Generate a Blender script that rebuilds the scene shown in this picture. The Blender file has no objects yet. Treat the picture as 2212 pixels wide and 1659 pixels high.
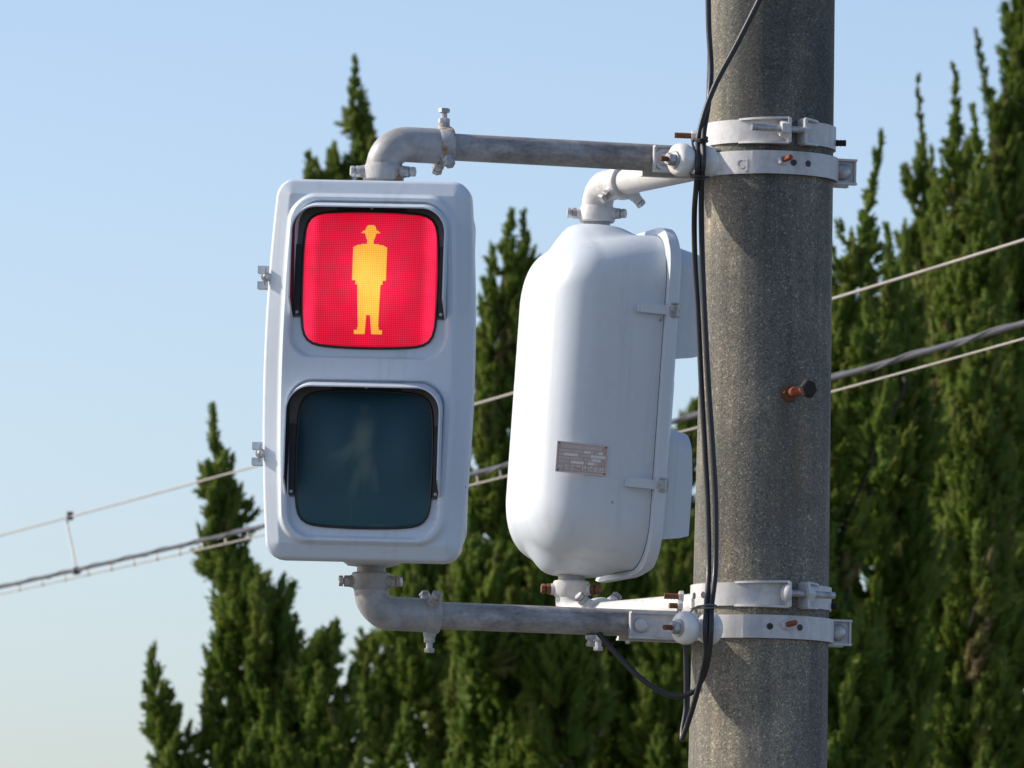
import bpy, math, random
import numpy as np
from mathutils import Vector, Matrix, Quaternion

# ------------------------------------------------------------------ camera, sky, sun, exposure
SC = bpy.context.scene
COL = SC.collection
R = math.radians
CAM = Vector((0, 0, 1.7))
PITCH, ROLL = R(5.0), R(1.2)
LENS = 299.3
FPX = LENS / 36 * 2212            # focal length in layout pixels (picture 2212 x 1659)
CROT = Matrix.Rotation(R(90) + PITCH, 3, 'X') @ Matrix.Rotation(ROLL, 3, 'Z')
cam = bpy.data.cameras.new('camera')
cam.lens = LENS; cam.sensor_width = 36; cam.clip_start = 0.5; cam.clip_end = 5000
cam.dof.use_dof = True; cam.dof.focus_distance = 15.85; cam.dof.aperture_fstop = 24
camo = bpy.data.objects.new('camera', cam); COL.objects.link(camo)
camo.matrix_world = Matrix.Translation(CAM) @ CROT.to_4x4()
SC.camera = camo

SUN_EL, SUN_AZ = R(31), math.atan2(0.16, -0.98)
SUNV = Vector((math.cos(SUN_EL) * math.cos(SUN_AZ), math.cos(SUN_EL) * math.sin(SUN_AZ), math.sin(SUN_EL)))
world = bpy.data.worlds.new('World'); SC.world = world; world.use_nodes = True
wn = world.node_tree.nodes; wl = world.node_tree.links
sky = wn.new('ShaderNodeTexSky'); sky.sky_type = 'NISHITA'; sky.sun_disc = False
sky.sun_elevation = SUN_EL; sky.sun_rotation = math.pi / 2 - SUN_AZ
sky.altitude = 20; sky.air_density = 0.78; sky.dust_density = 1.4; sky.ozone_density = 1.7
wn['Background'].inputs['Strength'].default_value = 0.15
tint = wn.new('ShaderNodeMix'); tint.data_type = 'RGBA'; tint.blend_type = 'MULTIPLY'; tint.inputs[0].default_value = 1.0
tint.inputs[7].default_value = (1.02, 0.988, 1.0, 1)
wl.new(sky.outputs['Color'], tint.inputs[6]); wl.new(tint.outputs[2], wn['Background'].inputs['Color'])
sl = bpy.data.lights.new('sun', 'SUN'); sl.energy = 3.7; sl.angle = R(0.53); sl.color = (1.0, 0.92, 0.80)
so = bpy.data.objects.new('sun', sl); COL.objects.link(so)
so.location = (-20, 5, 20); so.rotation_euler = SUNV.to_track_quat('Z', 'Y').to_euler()
SC.view_settings.view_transform = 'Standard'; SC.view_settings.look = 'None'
SC.view_settings.exposure = 0.33; SC.view_settings.gamma = 1.0; SC.view_settings.use_curve_mapping = False

def W(px, py, Y):
    """point of the place at depth Y that stands at layout pixel (px, py)"""
    d = CROT @ Vector(((px - 1106) / FPX, -(py - 829.5) / FPX, -1.0))
    return CAM + d * (Y / d.y)

# ------------------------------------------------------------------ materials
def new_mat(name):
    m = bpy.data.materials.new(name); m.use_nodes = True
    nt = m.node_tree; b = nt.nodes['Principled BSDF']
    return m, nt, b
def N(nt, typ, **kw):
    n = nt.nodes.new(typ)
    for k, v in kw.items():
        if k in n.inputs: n.inputs[k].default_value = v
        else: setattr(n, k, v)
    return n
def noise(nt, scale, detail=4, rough=0.55, stretch=None):
    tc = N(nt, 'ShaderNodeTexCoord')
    src = tc.outputs['Object']
    if stretch:
        mp = N(nt, 'ShaderNodeMapping'); mp.inputs['Scale'].default_value = stretch
        nt.links.new(src, mp.inputs['Vector']); src = mp.outputs['Vector']
    n = N(nt, 'ShaderNodeTexNoise', Scale=scale, Detail=detail, Roughness=rough)
    nt.links.new(src, n.inputs['Vector'])
    return n.outputs['Fac']
def ramp(nt, fac, stops, interp='LINEAR'):
    r = N(nt, 'ShaderNodeValToRGB'); cr = r.color_ramp; cr.interpolation = interp
    while len(cr.elements) < len(stops): cr.elements.new(0.5)
    for e, (p, c) in zip(cr.elements, stops):
        e.position = p; e.color = (c[0], c[1], c[2], 1) if not isinstance(c, (int, float)) else (c, c, c, 1)
    nt.links.new(fac, r.inputs['Fac'])
    return r.outputs['Color']
def mix(nt, fac, a, b, mode='MIX'):
    m = N(nt, 'ShaderNodeMix', data_type='RGBA', blend_type=mode)
    for sock, v in ((m.inputs[0], fac), (m.inputs[6], a), (m.inputs[7], b)):
        if isinstance(v, (int, float)): sock.default_value = v
        elif isinstance(v, (tuple, list)): sock.default_value = (*v, 1)
        else: nt.links.new(v, sock)
    return m.outputs[2]
def bump(nt, b, h, strength, dist=0.002):
    n = N(nt, 'ShaderNodeBump', Strength=strength, Distance=dist)
    nt.links.new(h, n.inputs['Height']); nt.links.new(n.outputs['Normal'], b.inputs['Normal'])
def worn(name, col, dirt, rough=0.45, metal=0.0, dirt_lo=0.5, dirt_hi=0.75, scale=9, fine=60, streak=True, bumpy=0.15, amount=0.8, lo=0.90, chips=False, rusty=0.0):
    m, nt, b = new_mat(name)
    a = noise(nt, scale, 6, 0.62, (1, 1, 0.28) if streak else None)
    f = noise(nt, fine, 4, 0.6)
    k = ramp(nt, a, [(dirt_lo, 0.0), (dirt_hi, 1.0)])
    km = N(nt, 'ShaderNodeMath', operation='MULTIPLY'); nt.links.new(k, km.inputs[0]); km.inputs[1].default_value = amount
    c = mix(nt, km.outputs[0], col, dirt)
    v = ramp(nt, f, [(0.3, lo), (0.7, 1.0 + (1 - lo) * 0.4)])
    c = mix(nt, 1.0, c, v, 'MULTIPLY')
    if chips:
        c = mix(nt, ramp(nt, noise(nt, 34, 5, 0.6, (1, 1, 0.035)), [(0.56, 0.0), (0.80, 0.40)]), c, (0.36, 0.37, 0.36))
        c = mix(nt, ramp(nt, noise(nt, 5, 6, 0.7), [(0.58, 0.0), (0.80, 0.35)]), c, (0.50, 0.47, 0.42))
        c = mix(nt, ramp(nt, noise(nt, 38, 2, 0.5), [(0.768, 0.0), (0.785, 0.7)]), c, (0.12, 0.11, 0.10))
    if rusty:
        c = mix(nt, ramp(nt, noise(nt, 30, 6, 0.72), [(0.66, 0.0), (0.73, rusty)]), c, (0.24, 0.13, 0.06))
    nt.links.new(c, b.inputs['Base Color'])
    rr = ramp(nt, f, [(0.3, rough - 0.08), (0.7, rough + 0.1)])
    nt.links.new(rr, b.inputs['Roughness'])
    b.inputs['Metallic'].default_value = metal
    if bumpy: bump(nt, b, f, bumpy, 0.001)
    return m
MAT = {}
MAT['paint'] = worn('white_paint', (0.60, 0.66, 0.715), (0.50, 0.53, 0.55), 0.36, 0, 0.52, 0.85, 9, 60, True, 0.03, 0.40, 0.975, True)
MAT['clamp'] = worn('clamp_paint', (0.60, 0.60, 0.60), (0.40, 0.385, 0.36), 0.5, 0, 0.48, 0.70, 22, 90, True, 0.2, 0.8, 0.86, False, 0.7)
MAT['cast'] = worn('cast_grey_paint', (0.40, 0.405, 0.41), (0.24, 0.225, 0.21), 0.5, 0.1, 0.44, 0.70, 24, 120, False, 0.3, 0.8)
MAT['cast_white'] = worn('cast_white_paint', (0.62, 0.615, 0.60), (0.42, 0.39, 0.35), 0.48, 0, 0.50, 0.74, 18, 110, False, 0.25, 0.7, 0.88, False, 0.6)
MAT['zinc'] = worn('zinc_bolt', (0.50, 0.50, 0.50), (0.22, 0.19, 0.17), 0.45, 0.4, 0.45, 0.7, 60, 200, False, 0.3)
MAT['black'] = worn('black_cable', (0.022, 0.022, 0.024), (0.06, 0.058, 0.055), 0.42, 0, 0.55, 0.8, 14, 150, False, 0.1)
MAT['grey_cable'] = worn('grey_cable', (0.16, 0.155, 0.155), (0.09, 0.085, 0.08), 0.5, 0, 0.5, 0.8, 14, 150, False, 0.1)
MAT['dark'] = worn('hood_black', (0.018, 0.017, 0.018), (0.035, 0.03, 0.03), 0.45, 0, 0.5, 0.8, 20, 150, False, 0.1)
MAT['dark_grey'] = worn('hood_flange_grey', (0.125, 0.115, 0.112), (0.09, 0.082, 0.08), 0.5, 0, 0.5, 0.8, 20, 150, False, 0.1)
MAT['rust'] = worn('rusty_steel', (0.20, 0.085, 0.035), (0.10, 0.038, 0.02), 0.85, 0, 0.4, 0.65, 90, 300, False, 0.6)
MAT['red_rust'] = worn('red_rust', (0.30, 0.075, 0.03), (0.17, 0.05, 0.025), 0.8, 0, 0.45, 0.7, 120, 400, False, 0.6)
MAT['dark_rust'] = worn('dark_rust', (0.026, 0.015, 0.012), (0.016, 0.011, 0.010), 0.8, 0, 0.45, 0.7, 120, 400, False, 0.6)
MAT['plate'] = worn('nameplate_print', (0.52, 0.38, 0.34), (0.54, 0.47, 0.45), 0.45, 0.1, 0.45, 0.7, 60, 300, False, 0.0)
MAT['plate_white'] = worn('nameplate_white', (0.78, 0.78, 0.78), (0.66, 0.64, 0.62), 0.5, 0, 0.5, 0.8, 60, 300, False, 0.0)
MAT['plate_faded'] = worn('nameplate_faded', (0.64, 0.57, 0.55), (0.56, 0.49, 0.46), 0.5, 0, 0.5, 0.8, 90, 300, False, 0.0)
MAT['wire'] = worn('steel_strand', (0.40, 0.365, 0.32), (0.28, 0.255, 0.225), 0.5, 0.2, 0.5, 0.8, 3, 30, False, 0.0)
MAT['cable_sheath'] = worn('overhead_sheath', (0.045, 0.045, 0.05), (0.085, 0.085, 0.09), 0.55, 0, 0.45, 0.7, 3, 30, False, 0.0)
MAT['bark'] = worn('bark', (0.055, 0.042, 0.032), (0.032, 0.026, 0.02), 0.9, 0, 0.4, 0.7, 8, 40, True, 0.8)

def pipe_mat():          # galvanised pipe with paint patches and grime
    m, nt, b = new_mat('galvanised_pipe')
    a = noise(nt, 26, 8, 0.72, (0.35, 0.35, 1.0))
    c = ramp(nt, a, [(0.34, (0.17, 0.155, 0.145)), (0.46, (0.29, 0.28, 0.27)), (0.56, (0.40, 0.395, 0.385)), (0.72, (0.50, 0.50, 0.49))])
    f = noise(nt, 120, 4, 0.6)
    v = ramp(nt, f, [(0.3, 0.8), (0.7, 1.1)])
    c = mix(nt, 1.0, c, v, 'MULTIPLY')
    r2 = noise(nt, 6, 5, 0.6)
    k = ramp(nt, r2, [(0.62, 0.0), (0.72, 0.55)])
    c = mix(nt, k, c, (0.26, 0.17, 0.10))
    nt.links.new(c, b.inputs['Base Color'])
    nt.links.new(ramp(nt, f, [(0.3, 0.45), (0.7, 0.65)]), b.inputs['Roughness'])
    b.inputs['Metallic'].default_value = 0.15
    bump(nt, b, f, 0.2, 0.001)
    return m
MAT['pipe'] = pipe_mat()
def rusty_cast():
    m, nt, b = new_mat('cast_paint_with_rust')
    a = noise(nt, 16, 6, 0.62); f = noise(nt, 120, 4, 0.6); r2 = noise(nt, 26, 6, 0.7)
    c = mix(nt, ramp(nt, a, [(0.5, 0.0), (0.75, 0.8)]), (0.41, 0.41, 0.41), (0.25, 0.235, 0.22))
    c = mix(nt, ramp(nt, r2, [(0.50, 0.0), (0.58, 1.0)]), c, (0.26, 0.13, 0.045))
    c = mix(nt, 1.0, c, ramp(nt, f, [(0.3, 0.85), (0.7, 1.06)]), 'MULTIPLY')
    nt.links.new(c, b.inputs['Base Color']); b.inputs['Roughness'].default_value = 0.62
    bump(nt, b, f, 0.3, 0.001)
    return m
MAT['cast_rust'] = rusty_cast()
def porcelain():
    m, nt, b = new_mat('porcelain')
    c = ramp(nt, noise(nt, 18, 5, 0.6), [(0.45, (0.80, 0.79, 0.75)), (0.75, (0.66, 0.62, 0.55))])
    nt.links.new(c, b.inputs['Base Color']); b.inputs['Roughness'].default_value = 0.16
    return m
MAT['porcelain'] = porcelain()
def concrete():
    m, nt, b = new_mat('pole_concrete')
    tc = N(nt, 'ShaderNodeTexCoord')
    # weathering: large vertical streaks, lighter cement film low down and dark exposed aggregate
    st = noise(nt, 11, 5, 0.62, (1, 1, 0.07))
    cl = noise(nt, 5.5, 5, 0.6)
    base = ramp(nt, st, [(0.36, (0.095, 0.096, 0.090)), (0.50, (0.205, 0.195, 0.168)), (0.62, (0.360, 0.318, 0.245))])
    base = mix(nt, ramp(nt, cl, [(0.44, 0.0), (0.60, 0.60)]), base, (0.105, 0.112, 0.104))
    sz = N(nt, 'ShaderNodeSeparateXYZ'); nt.links.new(tc.outputs['Object'], sz.inputs[0])
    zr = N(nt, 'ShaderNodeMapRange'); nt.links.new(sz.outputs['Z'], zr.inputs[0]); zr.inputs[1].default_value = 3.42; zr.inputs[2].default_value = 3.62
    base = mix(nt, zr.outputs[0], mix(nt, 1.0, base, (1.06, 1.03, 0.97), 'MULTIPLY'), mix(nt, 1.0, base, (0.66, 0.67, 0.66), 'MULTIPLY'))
    # aggregate speckle of two sizes
    def speck(scale):
        v = N(nt, 'ShaderNodeTexVoronoi', Scale=scale); nt.links.new(tc.outputs['Object'], v.inputs['Vector'])
        s = N(nt, 'ShaderNodeSeparateColor'); nt.links.new(v.outputs['Color'], s.inputs['Color'])
        return v, s
    v1, s1 = speck(540); v2, s2 = speck(310)
    c = mix(nt, 1.0, base, ramp(nt, s1.outputs[0], [(0.0, 0.62), (0.35, 0.88), (0.7, 1.05), (0.92, 1.2), (1.0, 1.7)]), 'MULTIPLY')
    c = mix(nt, 1.0, c, ramp(nt, s2.outputs[1], [(0.0, 0.6), (0.3, 0.92), (0.90, 1.05), (0.99, 1.8)]), 'MULTIPLY')
    # rust run under the step bolt
    def gauss(sock, x0, w):
        q = N(nt, 'ShaderNodeMath', operation='SUBTRACT'); nt.links.new(sock, q.inputs[0]); q.inputs[1].default_value = x0
        q2 = N(nt, 'ShaderNodeMath', operation='MULTIPLY'); nt.links.new(q.outputs[0], q2.inputs[0]); nt.links.new(q.outputs[0], q2.inputs[1])
        return ramp(nt, q2.outputs[0], [(0.0, 1.0), (w * w, 0.0)])
    sx = gauss(sz.outputs['X'], 0.047, 0.022); sz_ = gauss(sz.outputs['Z'], 2.955, 0.13)
    fr = N(nt, 'ShaderNodeMath', operation='LESS_THAN'); nt.links.new(sz.outputs['Y'], fr.inputs[0]); fr.inputs[1].default_value = 0.0
    run = mix(nt, 1.0, mix(nt, 1.0, sx, sz_, 'MULTIPLY'), mix(nt, 1.0, fr.outputs[0], ramp(nt, noise(nt, 40, 4, 0.6, (1, 1, 0.1)), [(0.35, 0.1), (0.65, 0.75)]), 'MULTIPLY'), 'MULTIPLY')
    c = mix(nt, run, c, (0.15, 0.10, 0.05))
    pit = ramp(nt, noise(nt, 110, 3, 0.6), [(0.66, 0.0), (0.72, 0.7)])
    c = mix(nt, pit, c, (0.05, 0.05, 0.048))
    nt.links.new(c, b.inputs['Base Color'])
    b.inputs['Roughness'].default_value = 0.82
    hm = N(nt, 'ShaderNodeMath', operation='ADD')
    nt.links.new(s1.outputs[1], hm.inputs[0]); nt.links.new(noise(nt, 180, 5, 0.65), hm.inputs[1])
    bump(nt, b, hm.outputs[0], 0.55, 0.0022)
    return m
MAT['concrete'] = concrete()
def foliage():
    m, nt, b = new_mat('juniper_foliage')
    at = N(nt, 'ShaderNodeAttribute', attribute_name='tone')
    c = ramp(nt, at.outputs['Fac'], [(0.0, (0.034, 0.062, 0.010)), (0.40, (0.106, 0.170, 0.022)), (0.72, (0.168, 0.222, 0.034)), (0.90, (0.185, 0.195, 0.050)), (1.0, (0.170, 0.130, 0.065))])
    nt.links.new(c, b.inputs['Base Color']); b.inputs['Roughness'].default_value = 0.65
    b.inputs['Specular IOR Level'].default_value = 0.2
    tr = N(nt, 'ShaderNodeBsdfTranslucent'); nt.links.new(c, tr.inputs['Color'])
    mx = N(nt, 'ShaderNodeMixShader'); mx.inputs[0].default_value = 0.40
    nt.links.new(b.outputs[0], mx.inputs[1]); nt.links.new(tr.outputs[0], mx.inputs[2]); nt.links.new(mx.outputs[0], nt.nodes['Material Output'].inputs['Surface'])
    return m
MAT['leaf'] = foliage()
def lens_mat(name, kind):
    m, nt, b = new_mat(name)
    tc = N(nt, 'ShaderNodeTexCoord'); sp = N(nt, 'ShaderNodeSeparateXYZ')
    nt.links.new(tc.outputs['Object'], sp.inputs[0])
    def wave(o):
        k = N(nt, 'ShaderNodeMath', operation='MULTIPLY'); nt.links.new(o, k.inputs[0]); k.inputs[1].default_value = 2 * math.pi / 0.00342
        s = N(nt, 'ShaderNodeMath', operation='SINE'); nt.links.new(k.outputs[0], s.inputs[0]); return s.outputs[0]
    w = N(nt, 'ShaderNodeMath', operation='ADD'); nt.links.new(wave(sp.outputs['X']), w.inputs[0]); nt.links.new(wave(sp.outputs['Z']), w.inputs[1])
    dots = N(nt, 'ShaderNodeMapRange'); nt.links.new(w.outputs[0], dots.inputs[0])
    dots.inputs[1].default_value = -2; dots.inputs[2].default_value = 2
    b.inputs['Roughness'].default_value = 0.25; b.inputs['Specular IOR Level'].default_value = 0.2
    if kind == 'green':
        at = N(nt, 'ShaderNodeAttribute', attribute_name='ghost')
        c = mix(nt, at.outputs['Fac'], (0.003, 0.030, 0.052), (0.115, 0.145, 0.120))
        d = N(nt, 'ShaderNodeAttribute', attribute_name='pale_teal')
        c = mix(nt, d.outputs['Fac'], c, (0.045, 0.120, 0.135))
        c = mix(nt, 1.0, c, ramp(nt, dots.outputs[0], [(0.2, 0.82), (0.8, 1.15)]), 'MULTIPLY')
        nt.links.new(c, b.inputs['Base Color'])
        b.inputs['Roughness'].default_value = 0.3; b.inputs['Specular IOR Level'].default_value = 0.22
    else:
        at = N(nt, 'ShaderNodeAttribute', attribute_name='glow')
        if kind == 'red':
            c0, c1, s0, s1 = (0.38, 0.0005, 0.011), (0.98, 0.020, 0.080), 0.78, 1.06
            b.inputs['Base Color'].default_value = (0.10, 0.004, 0.008, 1)
        else:
            c0, c1, s0, s1 = (0.72, 0.24, 0.014), (0.90, 0.54, 0.075), 0.93, 1.08
            b.inputs['Base Color'].default_value = (0.12, 0.06, 0.01, 1)
        lw = noise(nt, 22, 3, 0.5)
        fac = N(nt, 'ShaderNodeMath', operation='MULTIPLY'); nt.links.new(at.outputs['Fac'], fac.inputs[0])
        nt.links.new(ramp(nt, lw, [(0.3, 0.75), (0.7, 1.15)]), fac.inputs[1])
        c = mix(nt, fac.outputs[0], c0, c1)
        c = mix(nt, 1.0, c, ramp(nt, dots.outputs[0], [(0.12, 0.50 if kind == 'red' else 0.72), (0.88, 1.32 if kind == 'red' else 1.16)]), 'MULTIPLY')
        nt.links.new(c, b.inputs['Emission Color']); b.inputs['Emission Strength'].default_value = 1.0
    return m
MAT['red_lens'] = lens_mat('red_lens', 'red'); MAT['amber'] = lens_mat('amber_figure', 'amber'); MAT['green_lens'] = lens_mat('green_lens', 'green')
def ground_mat():
    m, nt, b = new_mat('asphalt_ground')
    c = ramp(nt, noise(nt, 0.25, 6, 0.6), [(0.35, (0.10, 0.095, 0.085)), (0.65, (0.16, 0.15, 0.13))])
    c = mix(nt, 1.0, c, ramp(nt, noise(nt, 40, 4, 0.6), [(0.3, 0.8), (0.7, 1.2)]), 'MULTIPLY')
    nt.links.new(c, b.inputs['Base Color']); b.inputs['Roughness'].default_value = 0.9
    return m
MAT['ground'] = ground_mat()

# ------------------------------------------------------------------ mesh helpers
class MB:
    def __init__(s): s.V = []; s.F = []; s.M = []
    def add(s, V, F, mi=0):
        o = len(s.V); s.V += [Vector(v) for v in V]; s.F += [tuple(i + o for i in f) for f in F]; s.M += [mi] * len(F); return s
    def box(s, c, ax, mi=0):
        c = Vector(c); a, b, d = [Vector(v) for v in ax]
        V = [c + a * i + b * j + d * k for k in (-1, 1) for j in (-1, 1) for i in (-1, 1)]
        return s.add(V, [(0, 2, 3, 1), (4, 5, 7, 6), (0, 1, 5, 4), (2, 6, 7, 3), (0, 4, 6, 2), (1, 3, 7, 5)], mi)
    def lathe(s, prof, o, axis, n=16, mi=0, cap=True, spin=0.0):
        o = Vector(o); z = Vector(axis).normalized()
        x = z.orthogonal().normalized(); y = z.cross(x)
        V = []; F = []
        for t, r in prof:
            for k in range(n):
                a = 2 * math.pi * k / n + spin; V.append(o + z * t + (x * math.cos(a) + y * math.sin(a)) * r)
        for i in range(len(prof) - 1):
            for k in range(n):
                k2 = (k + 1) % n; F.append((i * n + k, i * n + k2, (i + 1) * n + k2, (i + 1) * n + k))
        if cap:
            F.append(tuple(range(n - 1, -1, -1))); F.append(tuple((len(prof) - 1) * n + k for k in range(n)))
        return s.add(V, F, mi)
    def tube(s, pts, r, n=12, mi=0, cap=True):
        pts = [Vector(p) for p in pts]; m = len(pts)
        rs = r if isinstance(r, (list, tuple)) else [r] * m
        T = []
        for i in range(m):
            t = pts[min(i + 1, m - 1)] - pts[max(i - 1, 0)]; T.append(t.normalized())
        x = T[0].orthogonal().normalized(); V = []; F = []
        for i in range(m):
            x = (x - T[i] * x.dot(T[i])).normalized(); y = T[i].cross(x)
            for k in range(n):
                a = 2 * math.pi * k / n; V.append(pts[i] + (x * math.cos(a) + y * math.sin(a)) * rs[i])
        for i in range(m - 1):
            for k in range(n):
                k2 = (k + 1) % n; F.append((i * n + k, i * n + k2, (i + 1) * n + k2, (i + 1) * n + k))
        if cap:
            F.append(tuple(range(n - 1, -1, -1))); F.append(tuple((m - 1) * n + k for k in range(n)))
        return s.add(V, F, mi)
    def loft(s, loops, cap0=True, cap1=True, mi=0, closed=True):
        n = len(loops[0]); V = [v for l in loops for v in l]; F = []
        for i in range(len(loops) - 1):
            for k in range(n if closed else n - 1):
                k2 = (k + 1) % n; F.append((i * n + k, i * n + k2, (i + 1) * n + k2, (i + 1) * n + k))
        if cap0: F.append(tuple(range(n - 1, -1, -1)))
        if cap1: F.append(tuple((len(loops) - 1) * n + k for k in range(n)))
        return s.add(V, F, mi)
    def prism(s, poly, o, ux, uy, uz, mi=0):
        o, ux, uy, uz = Vector(o), Vector(ux), Vector(uy), Vector(uz)
        return s.loft([[o + ux * a + uy * b for a, b in poly], [o + ux * a + uy * b + uz for a, b in poly]], mi=mi)
def spline(P, sub=8):
    P = [Vector(p) for p in P]; out = []
    for i in range(len(P) - 1):
        p0 = P[max(i - 1, 0)]; p1 = P[i]; p2 = P[i + 1]; p3 = P[min(i + 2, len(P) - 1)]
        for k in range(sub):
            t = k / sub
            out.append(0.5 * ((2 * p1) + (p2 - p0) * t + (2 * p0 - 5 * p1 + 4 * p2 - p3) * t * t + (3 * p1 - p0 - 3 * p2 + p3) * t ** 3))
    out.append(P[-1]); return out

ROOTM = {}
def tag(o, label, cat, group=None):
    o['label'] = label; o['category'] = cat
    if group: o['group'] = group
def thing(name, label, cat, M, group=None):
    o = bpy.data.objects.new(name, None); COL.objects.link(o); o.empty_display_size = 0.05
    if isinstance(M, Vector): M = Matrix.Translation(M)
    o.matrix_world = M; ROOTM[o.name] = M; tag(o, label, cat, group)
    return o
def part(name, mb, mats, parent=None, world=True, smooth=35, recalc=True, label=None):
    me = bpy.data.meshes.new(name); V = mb.V
    root = parent
    while root is not None and root.parent is not None: root = root.parent
    if root is not None and world:
        Mi = ROOTM[root.name].inverted(); V = [Mi @ v for v in V]
    me.from_pydata([tuple(v) for v in V], [], mb.F)
    mats = mats if isinstance(mats, (list, tuple)) else [mats]
    for k in mats: me.materials.append(MAT[k])
    if len(mats) > 1: me.polygons.foreach_set('material_index', mb.M)
    if recalc:
        import bmesh
        bm = bmesh.new(); bm.from_mesh(me); bmesh.ops.recalc_face_normals(bm, faces=bm.faces); bm.to_mesh(me); bm.free()
    if smooth:
        me.shade_smooth(); me.set_sharp_from_angle(angle=R(smooth))
    me.update()
    o = bpy.data.objects.new(name, me); COL.objects.link(o)
    if parent is not None: o.parent = parent
    if label: o['label'] = label
    return o
def hexhead(mb, o, d, r, h, mi=0, spin=0.3):
    return mb.lathe([(0, r), (h * 0.8, r), (h, r * 0.88)], o, d, 6, mi, True, spin)
def bolt(parent, o, d, r, length, head=True, mat='zinc', hr=1.75, nut=None, nutmat=None, dome=False, thread=False, name='bolt'):
    """shank from o along d; a hexagon (or dome) head sits at its far end, a nut at distance nut"""
    o = Vector(o); d = Vector(d).normalized(); mb = MB()
    if thread:
        n = max(6, int(length / (r * 0.5))); prof = []
        for i in range(n + 1):
            prof.append((length * i / n, r * (1.0 if i % 2 else 0.86)))
        mb.lathe(prof, o, d, 10)
    else:
        mb.lathe([(0, r), (length, r)], o, d, 10)
    if head:
        if dome: mb.lathe([(length, r * hr), (length + r * 0.35, r * hr * 0.97), (length + r * 0.7, r * hr * 0.8), (length + r * 0.95, r * hr * 0.5), (length + r * 1.05, r * hr * 0.15)], o, d, 16)
        else: hexhead(mb, o + d * length, d, r * hr, r * 1.3)
    b = part(name, mb, mat, parent)
    if nut is not None:
        part('nut', hexhead(MB(), o + d * nut, d, r * 1.85, r * 1.5, spin=0.1), nutmat or mat, b)
    return b

# ------------------------------------------------------------------ setting: ground
mb = MB(); mb.add([(-3000, -600, 0), (3000, -600, 0), (3000, 4500, 0), (-3000, 4500, 0)], [(0, 1, 2, 3)])
g = part('ground', mb, 'ground', None, False, 0); g['kind'] = 'structure'

# ------------------------------------------------------------------ concrete pole
Y0 = 16.0; U = Y0 / FPX
PC = W(1652, 830, Y0); PX, PY = PC.x, PC.y
def prad(z): return 0.1249 + (PC.z - z) / 132.0
pole = thing('utility_pole', 'tall round grey concrete pole carrying both pedestrian signals', 'pole', Vector((PX, PY, 0)))
mb = MB(); zs = [0, 1.2] + [2 + 0.05 * i for i in range(50)] + [4.6, 6, 9.5]
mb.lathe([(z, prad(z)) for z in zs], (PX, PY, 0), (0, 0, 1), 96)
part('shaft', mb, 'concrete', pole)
sb = W(1704, 849, Y0 - 0.118)
sd = Vector((0.55, -0.80, 0.07)).normalized()
stb = thing('step_bolt', 'red rusty bolt with dark hexagon head jutting from the bare pole', 'bolt', sb)
mb = MB().lathe([(-0.012, 0.0098), (0.058, 0.0098)], sb, sd, 14)
shank = part('shank', mb, 'red_rust', stb)
part('bolt_head', hexhead(MB(), sb + sd * 0.056, sd, 0.0175, 0.012, spin=0.2), 'dark_rust', stb)
part('nut', hexhead(MB(), sb - sd * 0.004, sd, 0.0175, 0.012, spin=0.5), 'rust', stb)

def pol(ang, r, z): return Vector((PX + math.cos(ang) * r, PY + math.sin(ang) * r, z))
def radial(ang): return Vector((math.cos(ang), math.sin(ang), 0))
def tang(ang): return Vector((-math.sin(ang), math.cos(ang), 0))
UP = Vector((0, 0, 1))

# ------------------------------------------------------------------ signal heads
def rr_sdf(x, z, w, h, r):
    qx = np.abs(x) - (w - r); qz = np.abs(z) - (h - r)
    return np.hypot(np.maximum(qx, 0), np.maximum(qz, 0)) + np.minimum(np.maximum(qx, qz), 0) - r
def sm(a, b, x):
    t = np.clip((x - a) / (b - a), 0, 1); return t * t * (3 - 2 * t)
def rr_loop(w, h, r, n=12):
    P = []
    for cx, cz, a0 in ((w - r, h - r, 0), (-(w - r), h - r, 90), (-(w - r), -(h - r), 180), (w - r, -(h - r), 270)):
        for k in range(n + 1):
            a = R(a0 + 90 * k / n); P.append((cx + r * math.cos(a), cz + r * math.sin(a)))
    return P
def super_pt(a, w, h, n=9.0):
    c, s_ = math.cos(a), math.sin(a)
    k = (abs(c) ** n + abs(s_) ** n) ** (-1 / n)
    x, z = c * k, s_ * k
    return x * w * (1 - 0.045 * z * z), z * h * (1 - 0.045 * x * x)
MAN = []   # (z, x0, x1) spans of the standing figure
def man_mask(x, z):
    m = False
    ax = abs(x)
    if 103 <= z <= 119: m = ax < 12.6 * math.sqrt(max(0, 1 - ((z - 103) / 17) ** 2)) ** 0.7
    if 101.5 <= z < 107: m = ax < 21 - (z - 101.5) * 1.0
    if 88 <= z < 101.5: m = ax < 9 + (z - 88) / 13.5 * 3.8
    if 77 <= z < 88: m = ax < 7.5
    if 70 <= z < 77: m = ax < 37 - (z - 70) * 2.0 if z < 75.5 else ax < 20
    if -3 <= z < 70: m = ax < 37.2
    if -12 <= z < -3: m = ax < 30
    if -104 <= z < -12: m = ax < 25.5 + (z + 12) / 92 * 3.2
    if -110 <= z < -104: m = ax < 24
    if -119 <= z < -110: m = ax < 31
    if z < -78: m = m and ax > 4 + (-78 - z) / 40 * 3
    return m
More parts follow.
